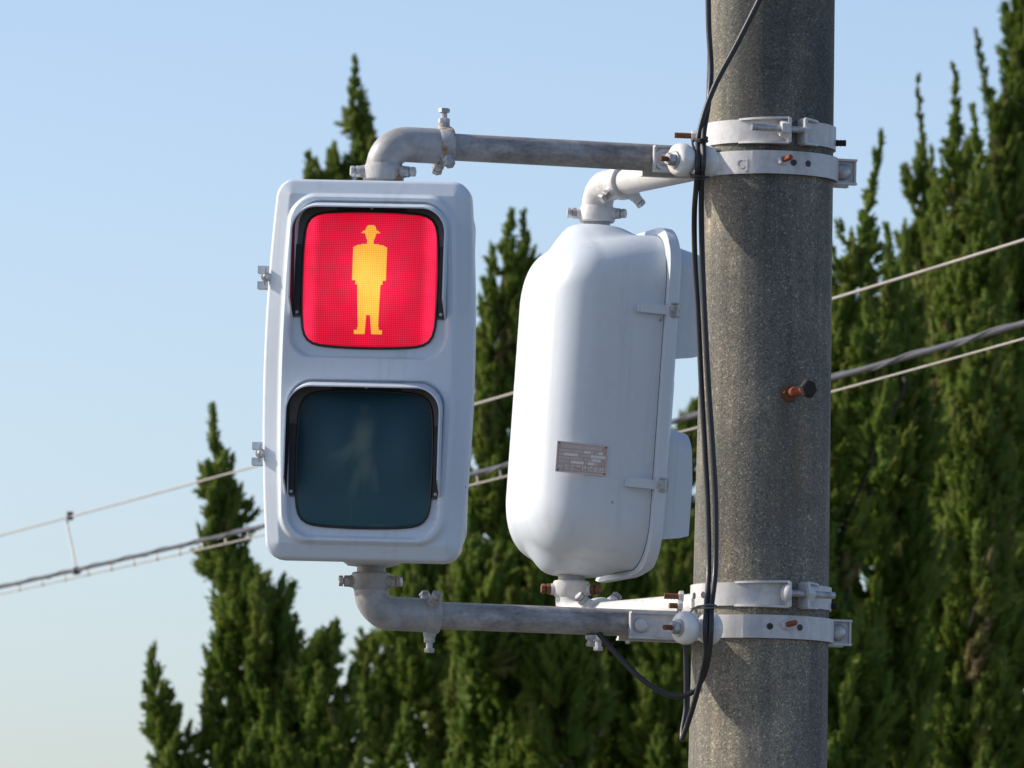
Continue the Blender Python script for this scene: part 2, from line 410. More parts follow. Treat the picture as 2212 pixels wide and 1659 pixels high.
def make_signal(root, s, HW, HH, SEP, zc, yf, bow, kind, lit, CR=38):
    """root local: x right of the face, -y forward, z up. HW, HH half size of the door in px, s metres per px,
       zc centre height, yf local y of the door rim's front"""
    def L(x, y, z): return Vector((x * s, y * s, zc + z * s))
    # back shell
    DT = 14 if kind == 'round' else 36
    SW, SH, SD, RB = HW - 22, HH - (16 if kind == 'round' else 14), (249 if kind == 'round' else 265), 98
    loops = []
    flat = SD - RB
    ts = [0, 3] + list(np.linspace(8, flat, 16)) + [flat + RB * math.sin(R(q)) for q in range(6, 91, 6)]
    bw, bt, bh = (112, 48, 17) if kind == 'round' else (80, 46, 14)
    for t in ts:
        e = t - flat; ins = RB - math.sqrt(max(RB * RB - e * e, 0)) if e > 0 else 0
        ins += 0.02 * t
        r = max((108 if kind == 'round' else 70) - ins * 0.45, 40)
        P2 = rr_loop(SW - ins, SH - ins, r, 14); Q = []; dz_ = (min(t, flat) / flat) ** 2 if kind == 'round' else 0
        for i, (x, z) in enumerate(P2):       # even spacing so the bosses can swell out of the sheet
            x2, z2 = P2[(i + 1) % len(P2)]; m_ = max(1, int(math.hypot(x2 - x, z2 - z) / 7)) if abs(z - z2) < 1e-6 else max(1, int(abs(z - z2) / 60))
            if abs(z - z2) < 1e-6: m_ = 24
            elif abs(x - x2) < 1e-6: m_ = 10
            else: m_ = 1
            for q in range(m_): Q.append((x + (x2 - x) * q / m_, z + (z2 - z) * q / m_))
        lp = []
        for x, z in Q:
            y = yf / s + DT - 6 + t; rho = math.hypot(x, y)
            k = float(sm(bw, bt, rho)) if bw > bt else 0
            k = min(max((bw - rho) / (bw - bt), 0), 1); k = k * k * (3 - 2 * k)
            side_ = min(max((abs(z) - (SH - 150)) / 100, 0), 1); side_ = side_ * side_ * (3 - 2 * side_)
            z *= 1 - (22 if z > 0 else 8) / SH * dz_
            lp.append(L(x, y, z + math.copysign((SH + bh - abs(z)) * k * side_, z)))
        loops.append(lp)
    part('body', MB().loft(loops), 'paint', root, False, 50)
    sl_ = [[L(x, yf / s + DT + yy, z) for x, z in rr_loop(SW + w_, SH + w_, 108 if kind == 'round' else 70, 10)] for yy, w_ in ((-4, 2), (3.5, 2), (5, 0))]
    part('door_seal', MB().loft(sl_, False, False), 'dark', root, False, 50)
    # door as a pressed height field
    CW = HW - CR
    zs = np.concatenate([np.linspace(-HH, -HH + CR, 22)[:-1], np.linspace(-HH + CR, HH - CR, 250), np.linspace(HH - CR, HH, 22)[1:]])
    e = np.linspace(0, 1, 25) ** 1.6
    us = np.concatenate([-1 + 0.12 * e, np.linspace(-0.88, 0.88, 124)[1:-1], 1 - 0.12 * e[::-1]])
    Z = np.repeat(zs[:, None], len(us), 1)
    ez = np.maximum(np.abs(Z) - (HH - CR), 0)
    Wn = CW + np.sqrt(np.maximum(CR * CR - ez * ez, 0))
    X = us[None, :] * Wn
    d = -rr_sdf(X, Z, HW, HH, CR)
    Hh = 13 * np.sqrt(1 - (1 - np.clip(d / 12, 0, 1)) ** 2) + 9 * np.clip((d - 10) / 24, 0, 1)
    Hh += 11 * sm(-5, 6, -rr_sdf(X, Z, HW - 39, HH - 36, max(58, CR - 25)))
    for c in ((SEP / 2, -SEP / 2) if kind != 'round' else (SEP / 2 - 20, -SEP / 2 - 20)):
        dw = -rr_sdf(X, Z - c, 173, 173, 55)
        Hh -= 15 * sm(-1, 7, dw)
    if kind == 'round': Hh = Hh * 0.7
    Xb = X * (1 - bow * (Z / HH) ** 2)
    nz, nu = X.shape; V = []; F = []
    for i in range(nz):
        for j in range(nu): V.append(L(Xb[i, j], yf / s - Hh[i, j], Z[i, j]))
    for i in range(nz - 1):
        for j in range(nu - 1): F.append((i * nu + j, i * nu + j + 1, (i + 1) * nu + j + 1, (i + 1) * nu + j))
    bd = [j for j in range(nu)] + [i * nu + nu - 1 for i in range(1, nz)] + [(nz - 1) * nu + j for j in range(nu - 2, -1, -1)] + [i * nu for i in range(nz - 2, 0, -1)]
    o = len(V); nb = len(bd)
    for k in bd: V.append(V[k] + Vector((0, DT * s, 0)))
    for k in bd: V.append((V[k] + Vector((0, (DT + 4) * s, 0)) - Vector((0, 0, zc))) * 1.0 + Vector((0, 0, zc)))
    for k in range(nb):
        k2 = (k + 1) % nb; F.append((bd[k2], bd[k], o + k, o + k2))
    F.append(tuple(o + nb + k for k in range(nb)))
    for k in range(nb):
        k2 = (k + 1) % nb; F.append((o + k2, o + k, o + nb + k, o + nb + k2))
    mb = MB(); mb.V = V; mb.F = F; mb.M = [0] * len(F)
    part('door', mb, 'paint', root, False, 40)
    floor = (13 + 9 + 11 - 15) * (0.7 if kind == 'round' else 1)        # height of the window floor
    zo = -20 if kind == 'round' else 0
    for idx, c in enumerate((SEP / 2 + zo, -SEP / 2 + zo)):
        yL = yf / s - floor
        # lens
        n = 104; lw = 148; g0 = {}
        mbL = MB(); mbM = MB(); glow = []; glowM = []
        idxL = {}; idxM = {}
        pts = np.linspace(-1, 1, n + 1)
        def dome(x, z): return 3 + 17 * (1 - (x / lw) ** 2) * (1 - (z / lw) ** 2)
        def warp(a, b):   # square to superellipse
            k = (abs(a) ** 9 + abs(b) ** 9) ** (1 / 9); m_ = max(abs(a), abs(b))
            q = m_ / k if k > 1e-9 else 1
            a, b = a * q, b * q
            return a * lw * (1 - 0.045 * b * b), b * lw * (1 - 0.045 * a * a)
        # flat cell grid clipped by the superellipse
        cells = []
        for i in range(n):
            for j in range(n):
                q = [warp(pts[i], pts[j]), warp(pts[i + 1], pts[j]), warp(pts[i + 1], pts[j + 1]), warp(pts[i], pts[j + 1])]
                cells.append(q)
        def put(mbx, table, p, lift):
            k = (round(p[0], 3), round(p[1], 3))
            if k not in table:
                table[k] = len(mbx.V); mbx.V.append(L(p[0], yL - dome(*p) - lift, c + p[1]))
            return table[k]
        for q in cells:
            mx = sum(p[0] for p in q) / 4; mz = sum(p[1] for p in q) / 4
            mbL.F.append(tuple(put(mbL, idxL, p, 0) for p in q)); mbL.M.append(0)
        if idx == 0 and lit:
            zz = -119.0
            while zz < 119:
                xs_ = np.linspace(-45, 45, 361); on = [man_mask(x, zz + 0.5) for x in xs_]; i = 0
                while i < len(xs_):
                    if on[i]:
                        j = i
                        while j + 1 < len(xs_) and on[j + 1]: j += 1
                        cut = np.linspace(xs_[i], xs_[j], max(2, int((xs_[j] - xs_[i]) / 6) + 1))
                        for a_, b_ in zip(cut, cut[1:]):
                            mbM.F.append(tuple(put(mbM, idxM, p, 0.9) for p in ((a_, zz), (b_, zz), (b_, zz + 1), (a_, zz + 1)))); mbM.M.append(0)
                        i = j
                    i += 1
                zz += 1
        lens = part('red_lens' if idx == 0 else 'green_lens', mbL, 'red_lens' if (idx == 0 and lit) else 'green_lens', root, False, 60)
        def attr(o_, nm, vals):
            a = o_.data.attributes.new(nm, 'FLOAT', 'POINT'); a.data.foreach_set('value', np.array(vals, dtype=np.float32))
        P = np.array([(v.x / s, (v.z - zc) / s - c) for v in mbL.V])
        rr2 = np.maximum(np.abs(P[:, 0]), np.abs(P[:, 1])) / lw
        if idx == 0 and lit:
            edge = sm(0.72, 0.90, np.abs(P[:, 0]) / lw) * 0.8
            mid = np.exp(-((P[:, 0]) / 70) ** 2 - ((P[:, 1] + 10) / 80) ** 2) * 0.75
            gl = 0.30 + np.maximum(edge, mid) * 0.85
            gl *= 1 - 0.9 * sm(0.94, 1.0, rr2)
            attr(lens, 'glow', gl)
            fig = part('figure', mbM, 'amber', lens, False, 0, label='amber standing figure with brimmed hat')
            Pm = np.array([(v.x / s, (v.z - zc) / s - c) for v in mbM.V])
            attr(fig, 'glow', 0.25 + 0.9 * np.exp(-((Pm[:, 1] + 15) / 75) ** 2 - (Pm[:, 0] / 60) ** 2))
        else:
            def blob(x, z, sx, sz, rot=0.0):
                a = R(rot); dx = P[:, 0] - x; dz = P[:, 1] - z
                u = dx * math.cos(a) + dz * math.sin(a); w_ = -dx * math.sin(a) + dz * math.cos(a)
                return np.exp(-(np.abs(u / sx) ** 3) - (np.abs(w_ / sz) ** 3))
            gh = np.zeros(len(P))
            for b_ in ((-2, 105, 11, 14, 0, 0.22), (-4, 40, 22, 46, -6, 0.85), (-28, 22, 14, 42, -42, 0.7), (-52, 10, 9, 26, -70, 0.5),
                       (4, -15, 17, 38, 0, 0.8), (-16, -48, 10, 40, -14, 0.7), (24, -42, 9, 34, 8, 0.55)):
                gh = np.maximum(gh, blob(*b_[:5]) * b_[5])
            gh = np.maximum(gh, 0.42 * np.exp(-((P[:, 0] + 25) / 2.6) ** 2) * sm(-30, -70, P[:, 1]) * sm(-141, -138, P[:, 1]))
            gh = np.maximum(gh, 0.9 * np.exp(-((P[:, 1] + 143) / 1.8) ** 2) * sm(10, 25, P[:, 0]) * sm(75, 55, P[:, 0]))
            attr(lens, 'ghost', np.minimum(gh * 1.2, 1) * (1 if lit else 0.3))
            attr(lens, 'pale_teal', 0.22 + 0.55 * sm(60, -110, P[:, 1]) * (1 - 0.3 * np.abs(P[:, 0]) / 148) + 0.35 * np.exp(-((np.abs(P[:, 0]) - 75) / 40) ** 2 - ((P[:, 1] - 30) / 70) ** 2))  # paler teal colour towards the lens bottom, plus two paler side patches
        ring = []
        for k in range(97):
            x, z = super_pt(2 * math.pi * k / 96, lw + 1, lw + 1); ring.append(L(x, yL - 3, c + z))
        part('gasket', MB().tube(ring, 3.0 * s, 8, cap=False), 'dark', lens, False, 60)
        # hood: three-sided drooping visor
        HB = 166; zb = -84; zt = 166; rc = 52
        path = []
        for z in np.linspace(zb, zt - rc, 26): path.append((-HB, z))
        for a in range(175, 90, -6): path.append((-HB + rc + rc * math.cos(R(a)), zt - rc + rc * math.sin(R(a))))
        half = path + [(x, zt) for x in np.linspace(-HB + rc, 0, 10)]
        path = half + [(-x, z) for x, z in half[-2::-1]]
        dd = []
        for x, z in path:
            t = min(max((z - zb) / (46 if kind != 'round' else 12), 0), 1)
            dd.append(6 + 60 * t ** 0.9 if z < 60 else 66 - 8 * min((z - 60) / 100, 1))
        nst = 7; V = []; th = 3.0
        def hp(x, z, t, off):
            # outward offset normal of the path
            nx = 0 if abs(x) < HB - rc else math.copysign(1, x); nzv = 0
            if z > zt - rc and abs(x) > HB - rc:
                cx = math.copysign(HB - rc, x); nx = (x - cx) / rc; nzv = (z - (zt - rc)) / rc
            elif z >= zt - 0.5: nx, nzv = 0, 1
            return L(x + nx * off, yL - 2 - t, c + z + nzv * off - t * (0.24 if z > 0 else 0.24 * max(0, (z - zb) / -zb)))
        mb = MB(); m_ = len(path)
        outer = [[hp(x, z, dd[i] * k / nst, th) for i, (x, z) in enumerate(path)] for k in range(nst + 1)]
        inner = [[hp(x, z, dd[i] * k / nst, 0) for i, (x, z) in enumerate(path)] for k in range(nst + 1)]
        mb.loft(outer, False, False, 0, False); mb.loft([l for l in inner[::-1]], False, False, 1, False)
        mb.loft([outer[-1], inner[-1]], False, False, 0, False)
        for e_ in (0, -1):
            mb.loft([[l[e_] for l in outer], [l[e_] for l in inner]], False, False, 0, False)
        hood = part('hood', mb, ['paint', 'dark'], root, False, 40, recalc=False)
        # dark mounting flange inside the hood
        inn = []
        for x, z in path:
            a = math.atan2(z, x); q = super_pt(a, lw + 2, lw + 2)
            if z < 60: q = (math.copysign(q[0], x), z)
            inn.append(q)
        fl = MB().loft([[L(x, yL - 3.0, c + z) for x, z in path], [L(x, yL - 3.0, c + z) for x, z in inn]], False, False, 0, False)
        part('hood_flange', fl, 'dark_grey', hood, False, 0, recalc=False)
        for x0, x1, z0, z1 in ((-76, 76, 151, 163), (-164, -151, -80, 75), (151, 164, -80, 75)):
            bars = MB().box(L((x0 + x1) / 2, yL - 4, c + (z0 + z1) / 2), ((s * (x1 - x0) / 2, 0, 0), (0, 2 * s, 0), (0, 0, s * (z1 - z0) / 2)))
            part('hood_bracket', bars, 'dark', hood, False, 0)
        for x, z in ((0, 157), (-158, -73), (158, -73)):
            part('screw', MB().lathe([(0, 4.2 * s), (1.6 * s, 3.8 * s), (2.6 * s, 2.2 * s)], L(x, yL - 5.5, c + z), (0, -1, 0), 12), 'zinc', hood, False)
    return L

# -- head facing the camera
PSI = R(6.0)
A1 = W(815, 815, 15.79)
S1 = 15.63 / FPX
HB1 = 415
def head_matrix(P, yaw, lean, base):
    return Matrix.Translation(P) @ Matrix.Rotation(yaw, 4, 'Z') @ Matrix.Rotation(lean, 4, 'Y') @ Matrix.Translation((0, 0, -base))
zc1 = (HB1 + 6) * S1
M1 = head_matrix(A1, -PSI, R(0.5), zc1)
sig1 = thing('pedestrian_signal', 'white two-lamp pedestrian signal facing us with red standing man lit', 'traffic signal', M1, 'pedestrian signals on the pole')
L1 = make_signal(sig1, S1, 229, HB1, 391, zc1, -165 * S1, 0.085, 'wide', True)
# swing latches on its left edge
for z in (199, -186):
    lt = MB(); y = -150
    for dz in (17, -17):
        lt.box(L1(-225, y, z + dz), ((24 * S1, 0, 0), (0, 16 * S1, 0), (0, 0, 8 * S1)))
    lt.box(L1(-211, y, z), ((14 * S1, 0, 0), (0, 15 * S1, 0), (0, 0, 10 * S1)))
    la = part('latch', lt, 'paint', sig1, False, 30)
    wb = MB().lathe([(-14 * S1, 5 * S1), (8 * S1, 5 * S1), (9 * S1, 11 * S1), (12 * S1, 11 * S1), (13 * S1, 7 * S1), (20 * S1, 6 * S1), (22 * S1, 3 * S1)], L1(-229, y - 14, z), (0, -1, 0), 14)
    for sg in (1, -1):
        wb.box(L1(-230 + sg * 1, y - 30, z + sg * 12), ((1.6 * S1, 0, 0), (0, 4 * S1, 0), (sg * 1.5 * S1, 0, 7 * S1)))
    part('wing_nut', wb, 'zinc', la, False, 30)

# -- head seen from its side
A2 = W(1262, 866, 16.67)
S2 = 16.5 / FPX
HB2 = 384
zc2 = (HB2 + 2) * S2
M2 = Matrix.Translation(A2) @ Matrix.Rotation(R(90.0 + 17.0), 4, 'Z') @ Matrix.Rotation(R(3.0), 4, 'X') @ Matrix.Translation((0, 0, -zc2))
sig2 = thing('pedestrian_signal', 'white rounded pedestrian signal seen side-on, half hidden behind the pole', 'traffic signal', M2, 'pedestrian signals on the pole')
L2 = make_signal(sig2, S2, 215, HB2, 395, zc2, -126 * S2, 0.0, 'round', False, 105)
SWX = 215 - 22
for z in (194, -188):
    lt = MB().box(L2(-SWX - 6, -78, z), ((6 * S2, 0, 0), (0, 33 * S2, 0), (0, 0, 9 * S2)))
    lt.box(L2(-SWX - 14, -80, z), ((2.5 * S2, 0, 0), (0, 30 * S2, 0), (0, 0, 10 * S2)))
    la = part('latch', lt, 'paint', sig2, False, 30)
    part('latch_bail', MB().tube([L2(-SWX - 16, -108, z + 13), L2(-SWX - 26, -126, z + 14), L2(-SWX - 26, -134, z + 14), L2(-SWX - 26, -134, z - 14), L2(-SWX - 26, -126, z - 14), L2(-SWX - 16, -108, z - 13)], 2.6 * S2, 8), 'zinc', la, False)
    part('latch_hook', MB().box(L2(-SWX - 22, -120, z), ((4 * S2, 0, 0), (0, 9 * S2, 0), (0, 0, 8 * S2))).lathe([(0, 3.5 * S2), (5 * S2, 3 * S2)], L2(-SWX - 26, -118, z), (-1, 0, 0), 10), 'zinc', la, False)
# nameplate
def NP(u, v, o): # u along depth to the right in view, v up, o outwards
    return L2(-SWX + 1.5 - o, 56 - u, -146 + v)
npl = MB().box(NP(0, 0, 0.5), ((1.2 * S2, 0, 0), (0, 57 * S2, 0), (0, 0, 33 * S2)))
plate = part('nameplate', npl, 'plate', sig2, False, 0, label='small reddish maker plate with pale lettering')
bd_ = MB()
for u, v, a, b_ in ((0, 32, 58, 1.6), (0, -32, 58, 1.6), (-57, 0, 1.4, 32), (57, 0, 1.4, 32)):
    bd_.box(NP(u, v, 1.6), ((0.5 * S2, 0, 0), (0, a * S2, 0), (0, 0, b_ * S2)))
part('border', bd_, 'plate_faded', plate, False, 0)
fl_ = MB()
for u0, u1, v in ((4, 19, 14.5), (37, 47, 14.5), (-42, -9, 6.5), (20, 53, 6.5), (22, 43, -1.5), (-24, 5, -9.5), (14, 29, -9.5)):
    fl_.box(NP((u0 + u1) / 2, v, 1.7), ((0.5 * S2, 0, 0), (0, (u1 - u0) / 2 * S2, 0), (0, 0, 3.0 * S2)))
part('blank_field', fl_, 'plate_white', plate, False, 0)
fp = MB()
rnd = random.Random(4)
for v, spans in ((24, ((-48, 44),)), (14.5, ((-52, -26), (-22, 2), (21, 25), (32, 35))), (6.5, ((-52, -44), (-3, 18))), (-1.5, ((-52, -42), (-40, -28), (-26, 2), (5, 20))), (-9.5, ((-52, -30), (8, 12), (31, 36)))):
    for a, b_ in spans:
        u = a
        while u < b_:
            w_ = rnd.uniform(2.2, 4.2)
            fp.box(NP(u + w_ / 2, v, 1.6), ((0.4 * S2, 0, 0), (0, w_ / 2 * S2, 0), (0, 0, (4.0 if v > 20 else 2.6) * S2))); u += w_ + 0.9
part('faded_print', fp, 'plate_faded', plate, False, 0)
for u, v in ((-53, 29), (53, 29), (-53, -29), (53, -29)):
    part('rivet', MB().lathe([(0, 2.2 * S2), (1.2 * S2, 1.6 * S2)], NP(u, v, 2), (-1, 0, 0), 8), 'dark_grey', plate, False)
def text_mesh(body, size, M, parent, mat, name, extrude=0.0004):
    cu = bpy.data.curves.new(name, 'FONT'); cu.body = body; cu.size = size; cu.align_x = 'CENTER'; cu.align_y = 'CENTER'
    cu.extrude = extrude; cu.offset = size * 0.012
    t = bpy.data.objects.new(name + '_text', cu); COL.objects.link(t)
    bpy.context.view_layer.update()
    me = bpy.data.meshes.new_from_object(t.evaluated_get(bpy.context.evaluated_depsgraph_get()))
    bpy.data.objects.remove(t); me.transform(M); me.materials.clear(); me.materials.append(MAT[mat])
    o = bpy.data.objects.new(name, me); COL.objects.link(o); o.parent = parent
    return o
Mt = Matrix.Translation(NP(0, -22, 1.9)) @ Matrix(((0, 0, -1, 0), (-1, 0, 0, 0), (0, 1, 0, 0), (0, 0, 0, 1)))
text_mesh('小糸工業株式会社', 13.2 * S2, Mt, plate, 'plate_white', 'lettering')

# ------------------------------------------------------------------ support arms
def perp(v): return Vector((v.y, -v.x, 0))
def ear_plate(mb, o, d, n, length, hh, th, lip):
    """pressed channel: plate along d, lips at top and bottom pointing along n"""
    c = o + d * (length / 2)
    mb.box(c, (d * (length / 2), n * (th / 2), UP * hh))
    for sg in (1, -1):
        mb.box(c + UP * sg * (hh - th / 2) + n * (lip / 2 + th / 2), (d * (length / 2), n * (lip / 2), UP * (th / 2)))
    mb.box(o + d * (length - th / 2) + n * (lip * 0.25 + th / 2), (d * (th / 2), n * (lip * 0.25), UP * (hh - th)))

def elbow_parts(root, J, zdir, d, zpipe, rr, cast, rusty=False, socket=0.125, boltmat='zinc', hexes=None):
    """J joint centre at the head (world), zdir +1 when the elbow leaves upwards, d horizontal direction to the pole"""
    s = 1
    top = Vector((J.x, J.y, zpipe)); rb = rr * 1.35
    P = [J + UP * zdir * 0.004, J + UP * zdir * 0.03]
    c0 = top - UP * zdir * rb
    if (c0 - P[-1]).dot(UP * zdir) > 0.004: P.append(c0)
    for k in range(1, 10):
        a = R(90 * k / 10); P.append(top - UP * zdir * rb * (1 - math.sin(a)) + d * rb * (1 - math.cos(a)))
    P += [top + d * rb, top + d * (rb + 0.02), top + d * socket]
    n = len(P)
    part('elbow', MB().tube(P, [rr * 1.0] * n, 28), cast, root, smooth=50)
    # collars
    c1 = MB().lathe([(-0.003, rr * 1.08), (0.0, rr * 1.16), (0.022, rr * 1.16), (0.03, rr * 1.0)], J, UP * zdir, 28)
    part('collar', c1, 'cast_rust' if rusty else cast, root)
    e = top + d * socket
    c2 = MB().lathe([(0.0, rr * 1.02), (0.006, rr * 1.12), (0.024, rr * 1.14), (0.027, rr * 1.08), (0.027, rr * 0.8)], e - d * 0.022, d, 28)
    part('collar', c2, 'cast_rust' if rusty else cast, root)
    # head-side neck and flange
    nk = MB().lathe([(0.0, rr * 0.85), (0.03, rr * 0.85)], J - UP * zdir * 0.024, UP * zdir, 24)
    part('neck', nk, 'cast', root)
    fg = MB().lathe([(0.0, rr * 1.45), (0.006, rr * 1.45)], J - UP * zdir * 0.022, UP * zdir, 24)
    part('flange', fg, 'cast', root)
    side = Vector((1, 0, 0)); fr = Vector((0, -1, 0))
    # set screws round the vertical collar
    for a in (180 + 8, -8 - 12, 90):
        dv = Vector((math.cos(R(a)), math.sin(R(a)), 0))
        lug = MB().lathe([(0, 0.013), (rr * 0.35, 0.011)], J + UP * zdir * 0.014 + dv * rr * 0.98, dv, 12)
        part('lug', lug, cast, root)
        bolt(root, J + UP * zdir * 0.014 + dv * rr * 1.3, dv, 0.0058, 0.012, mat=boltmat, nut=0.001)
    for k, dv in enumerate((UP * zdir, (-UP * zdir * 0.62 + perp(d) * (0.78 if perp(d).y < 0 else -0.78)), (-UP * zdir * 0.7 - perp(d) * (0.7 if perp(d).y < 0 else -0.7)))):
        dv = dv.normalized(); bp = e - d * 0.010 + dv * rr * 1.0
        part('lug', MB().lathe([(0, 0.013), (rr * 0.32, 0.011)], bp, dv, 12), 'cast_rust' if rusty else cast, root)
        bolt(root, bp + dv * rr * 0.3, dv, 0.006, 0.021 if k == 0 else 0.012, mat='zinc' if not (rusty and k == 0) else 'zinc', nut=0.001)
    return e

def pole_arm(label, J, zdir, zpipe, pipemat, rr, cast, rusty, group, boltmat='zinc', stop=0.165, front=True):
    ax = Vector((PX, PY, zpipe)); h = Vector((J.x, J.y, zpipe)); d = (ax - h).normalized(); Lh = (ax - h).length
    root = thing('signal_bracket', label, 'bracket', Vector((PX, PY, zpipe)) - d * stop, group)
    e = elbow_parts(root, J, zdir, d, zpipe, rr, cast, rusty, boltmat=boltmat)
    part('pipe', MB().tube([h + d * 0.10, h + d * 0.2, ax - d * (stop + 0.06), ax - d * stop], 0.0255, 28), pipemat, root)
    return root, d

# z of the four bands and the pipes
def zband(y): return W(1652, y, Y0).z
Z_TU, Z_TL, Z_BU, Z_BL = zband(299), zband(366), zband(1293), zband(1362)
rr1 = 0.0315
J1t = M1 @ Vector((0, 0, zc1 + (HB1 - 14 + 24) * S1)); J1b = M1 @ Vector((0, 0, zc1 - (HB1 - 14 + 24) * S1))
J1t = Vector((J1t.x, J1t.y, W(818, 388, 15.79).z)); J1b = Vector((J1b.x, J1b.y, W(785, 1240, 15.79).z))
z1t = W(880, 312, 15.80).z; z1b = W(860, 1326, 15.80).z
arm1t, d1 = pole_arm('stained grey arm holding the top of the red-lit signal', J1t, 1, z1t, 'pipe', rr1 * 1.05, 'cast', True, 'brackets holding the signals')
arm1b, d1b = pole_arm('grime-dark arm holding the bottom of the red-lit signal', J1b, -1, z1b, 'pipe', rr1, 'cast', False, 'brackets holding the signals')
J2t = M2 @ Vector((0, 0, zc2 + (HB2 + 14) * S2)); J2b = M2 @ Vector((0, 0, zc2 - (HB2 + 16) * S2))
z2t = W(1400, 380, 16.45).z; z2b = W(1330, 1326, 16.5).z
arm2t, d2 = pole_arm('short white arm holding the top of the side-on signal', J2t, 1, z2t, 'cast_white', rr1 * 0.98, 'cast_white', False, 'brackets holding the signals', 'zinc')
arm2b, d2b = pole_arm('sunlit white arm holding the bottom of the side-on signal', J2b, -1, z2b, 'cast_white', rr1 * 0.98, 'cast_white', False, 'brackets holding the signals', 'rust')
bolt(arm1b, W(1276, 1372, 15.9), (0, 0, -1), 0.0055, 0.014, mat='zinc', nut=0.0)

# ------------------------------------------------------------------ pole clamps
BH = 25 * U          # half height of a band
def band(mb, a0, a1, z, hh, lift=0.001, th=0.0045, n=None, holes=None):
    n = n or max(6, int(abs(a1 - a0) / R(4)))
    loops = []
    for k in range(n + 1):
        a = a0 + (a1 - a0) * k / n; r = prad(z) + lift
        loops.append([pol(a, r, z - hh), pol(a, r + th, z - hh), pol(a, r + th, z + hh), pol(a, r, z + hh)])
    return mb.loft(loops)
def hole(parent, a, z, r=0.0062, lift=0.0068):
    c = pol(a, prad(z) + lift, z)
    return part('bolt_hole', MB().lathe([(-0.003, r), (0.0004, r)], c, radial(a), 16), 'dark', parent)
def arm_clamp(label, z, zp, top):
    """lower band: two halves whose ears grip the arm on the left and meet again on the right"""
    aL = math.atan2(-d1.y, -d1.x); aR = aL + math.pi
    root = thing('pole_clamp', label, 'clamp', Vector((PX, PY, z)), 'clamp bands round the pole')
    nf = perp(d1) if perp(d1).y < 0 else -perp(d1)      # towards the camera
    dl = radial(aL)
    aF = -math.pi / 2
    # front half in two overlapping strips, back half
    seam = math.atan2(-0.95, -0.26)
    aLn = aL if aL < 0 else aL - 2 * math.pi           # about -163 deg
    part('front_band', band(MB(), aLn + R(14), seam + R(6), z, BH, 0.0005), 'clamp', root)
    fb = part('slotted_band', band(MB(), seam, aLn + math.pi - R(9), z, BH, 0.0055), 'clamp', root)
    part('back_band', band(MB(), aLn + math.pi + R(9), aLn + 2 * math.pi - R(14), z, BH, 0.0005), 'clamp', root)
    r0 = prad(z)
    mb = MB(); ear_plate(mb, Vector((PX, PY, zp)) + dl * (r0 * 0.86) + nf * 0.034, dl, nf, (0.135 if top else 0.158), 29 * U, 0.004, 0.012)
    ear = part('ear', mb, 'clamp', root)
    mb = MB(); ear_plate(mb, Vector((PX, PY, zp)) + dl * (r0 * 0.86) - nf * 0.034, dl, -nf, (0.135 if top else 0.158), 29 * U, 0.004, 0.012)
    part('ear', mb, 'clamp', root)
    c = Vector((PX, PY, zp)) + dl * (r0 * 0.86 + (0.135 if top else 0.158) - 0.022) + nf * 0.0365
    if top: part('washer', MB().lathe([(0, 0.0215), (0.003, 0.021), (0.003, 0.014)], c, nf, 24), 'clamp', ear)
    bolt(ear, c, nf, 0.008, 0.003, dome=True, mat='clamp', hr=1.75)
    # right-hand ears
    dr = -dl
    for sg in (1, -1):
        mb = MB(); ear_plate(mb, Vector((PX, PY, z)) + dr * (r0 * 0.90) + nf * sg * 0.02, dr, nf * sg, 0.056, 28 * U, 0.004, 0.011)
        e2 = part('ear', mb, 'clamp', root)
        if sg == 1: bolt(e2, Vector((PX, PY, z)) + dr * (r0 * 0.90 + 0.03) + nf * 0.022, nf, 0.0085, 0.003, dome=True, mat='zinc', hr=1.9)
    if top:
        ae = -math.acos((W(1600, 350, 16).x - PX) / (r0 + 0.005))
        Me = ROOTM[root.name].inverted() @ Matrix.Translation(pol(ae, r0 + 0.0052, z - 0.004)) @ Matrix((( *tang(ae), 0), (0, 0, 1, 0), (*radial(ae), 0), (0, 0, 0, 1))).transposed()
        text_mesh('CJ', 0.026, Me, root, 'clamp', 'embossed_mark', 0.0007)
    # adjusting bolt with two spare holes
    if top: angs = (W(1683, 350, 16).x, W(1709, 354, 16).x, W(1740, 356, 16).x)
    else: angs = (W(1690, 1354, 16).x, W(1658, 1352, 16).x, W(1722, 1356, 16).x)
    aa = [-math.acos((x - PX) / (r0 + 0.008)) for x in angs]
    bd3 = (radial(aa[0]) + Vector((0.55, 0.0, 0.18))).normalized()
    bolt(fb, pol(aa[0], r0 + 0.008, z + 0.003), bd3, 0.0058, 0.03, head=False, mat='red_rust', thread=True, nut=0.0, nutmat='clamp')
    for a in aa[1:]: hole(fb, a, z, lift=0.0103)
    return root
clT = arm_clamp('white clamp band gripping the stained top arm, under another band', Z_TL, z1t - 0.006, True)
clB = arm_clamp('lowest white clamp band on the pole, gripping the dark bottom arm', Z_BL, z1b - 0.006, False)

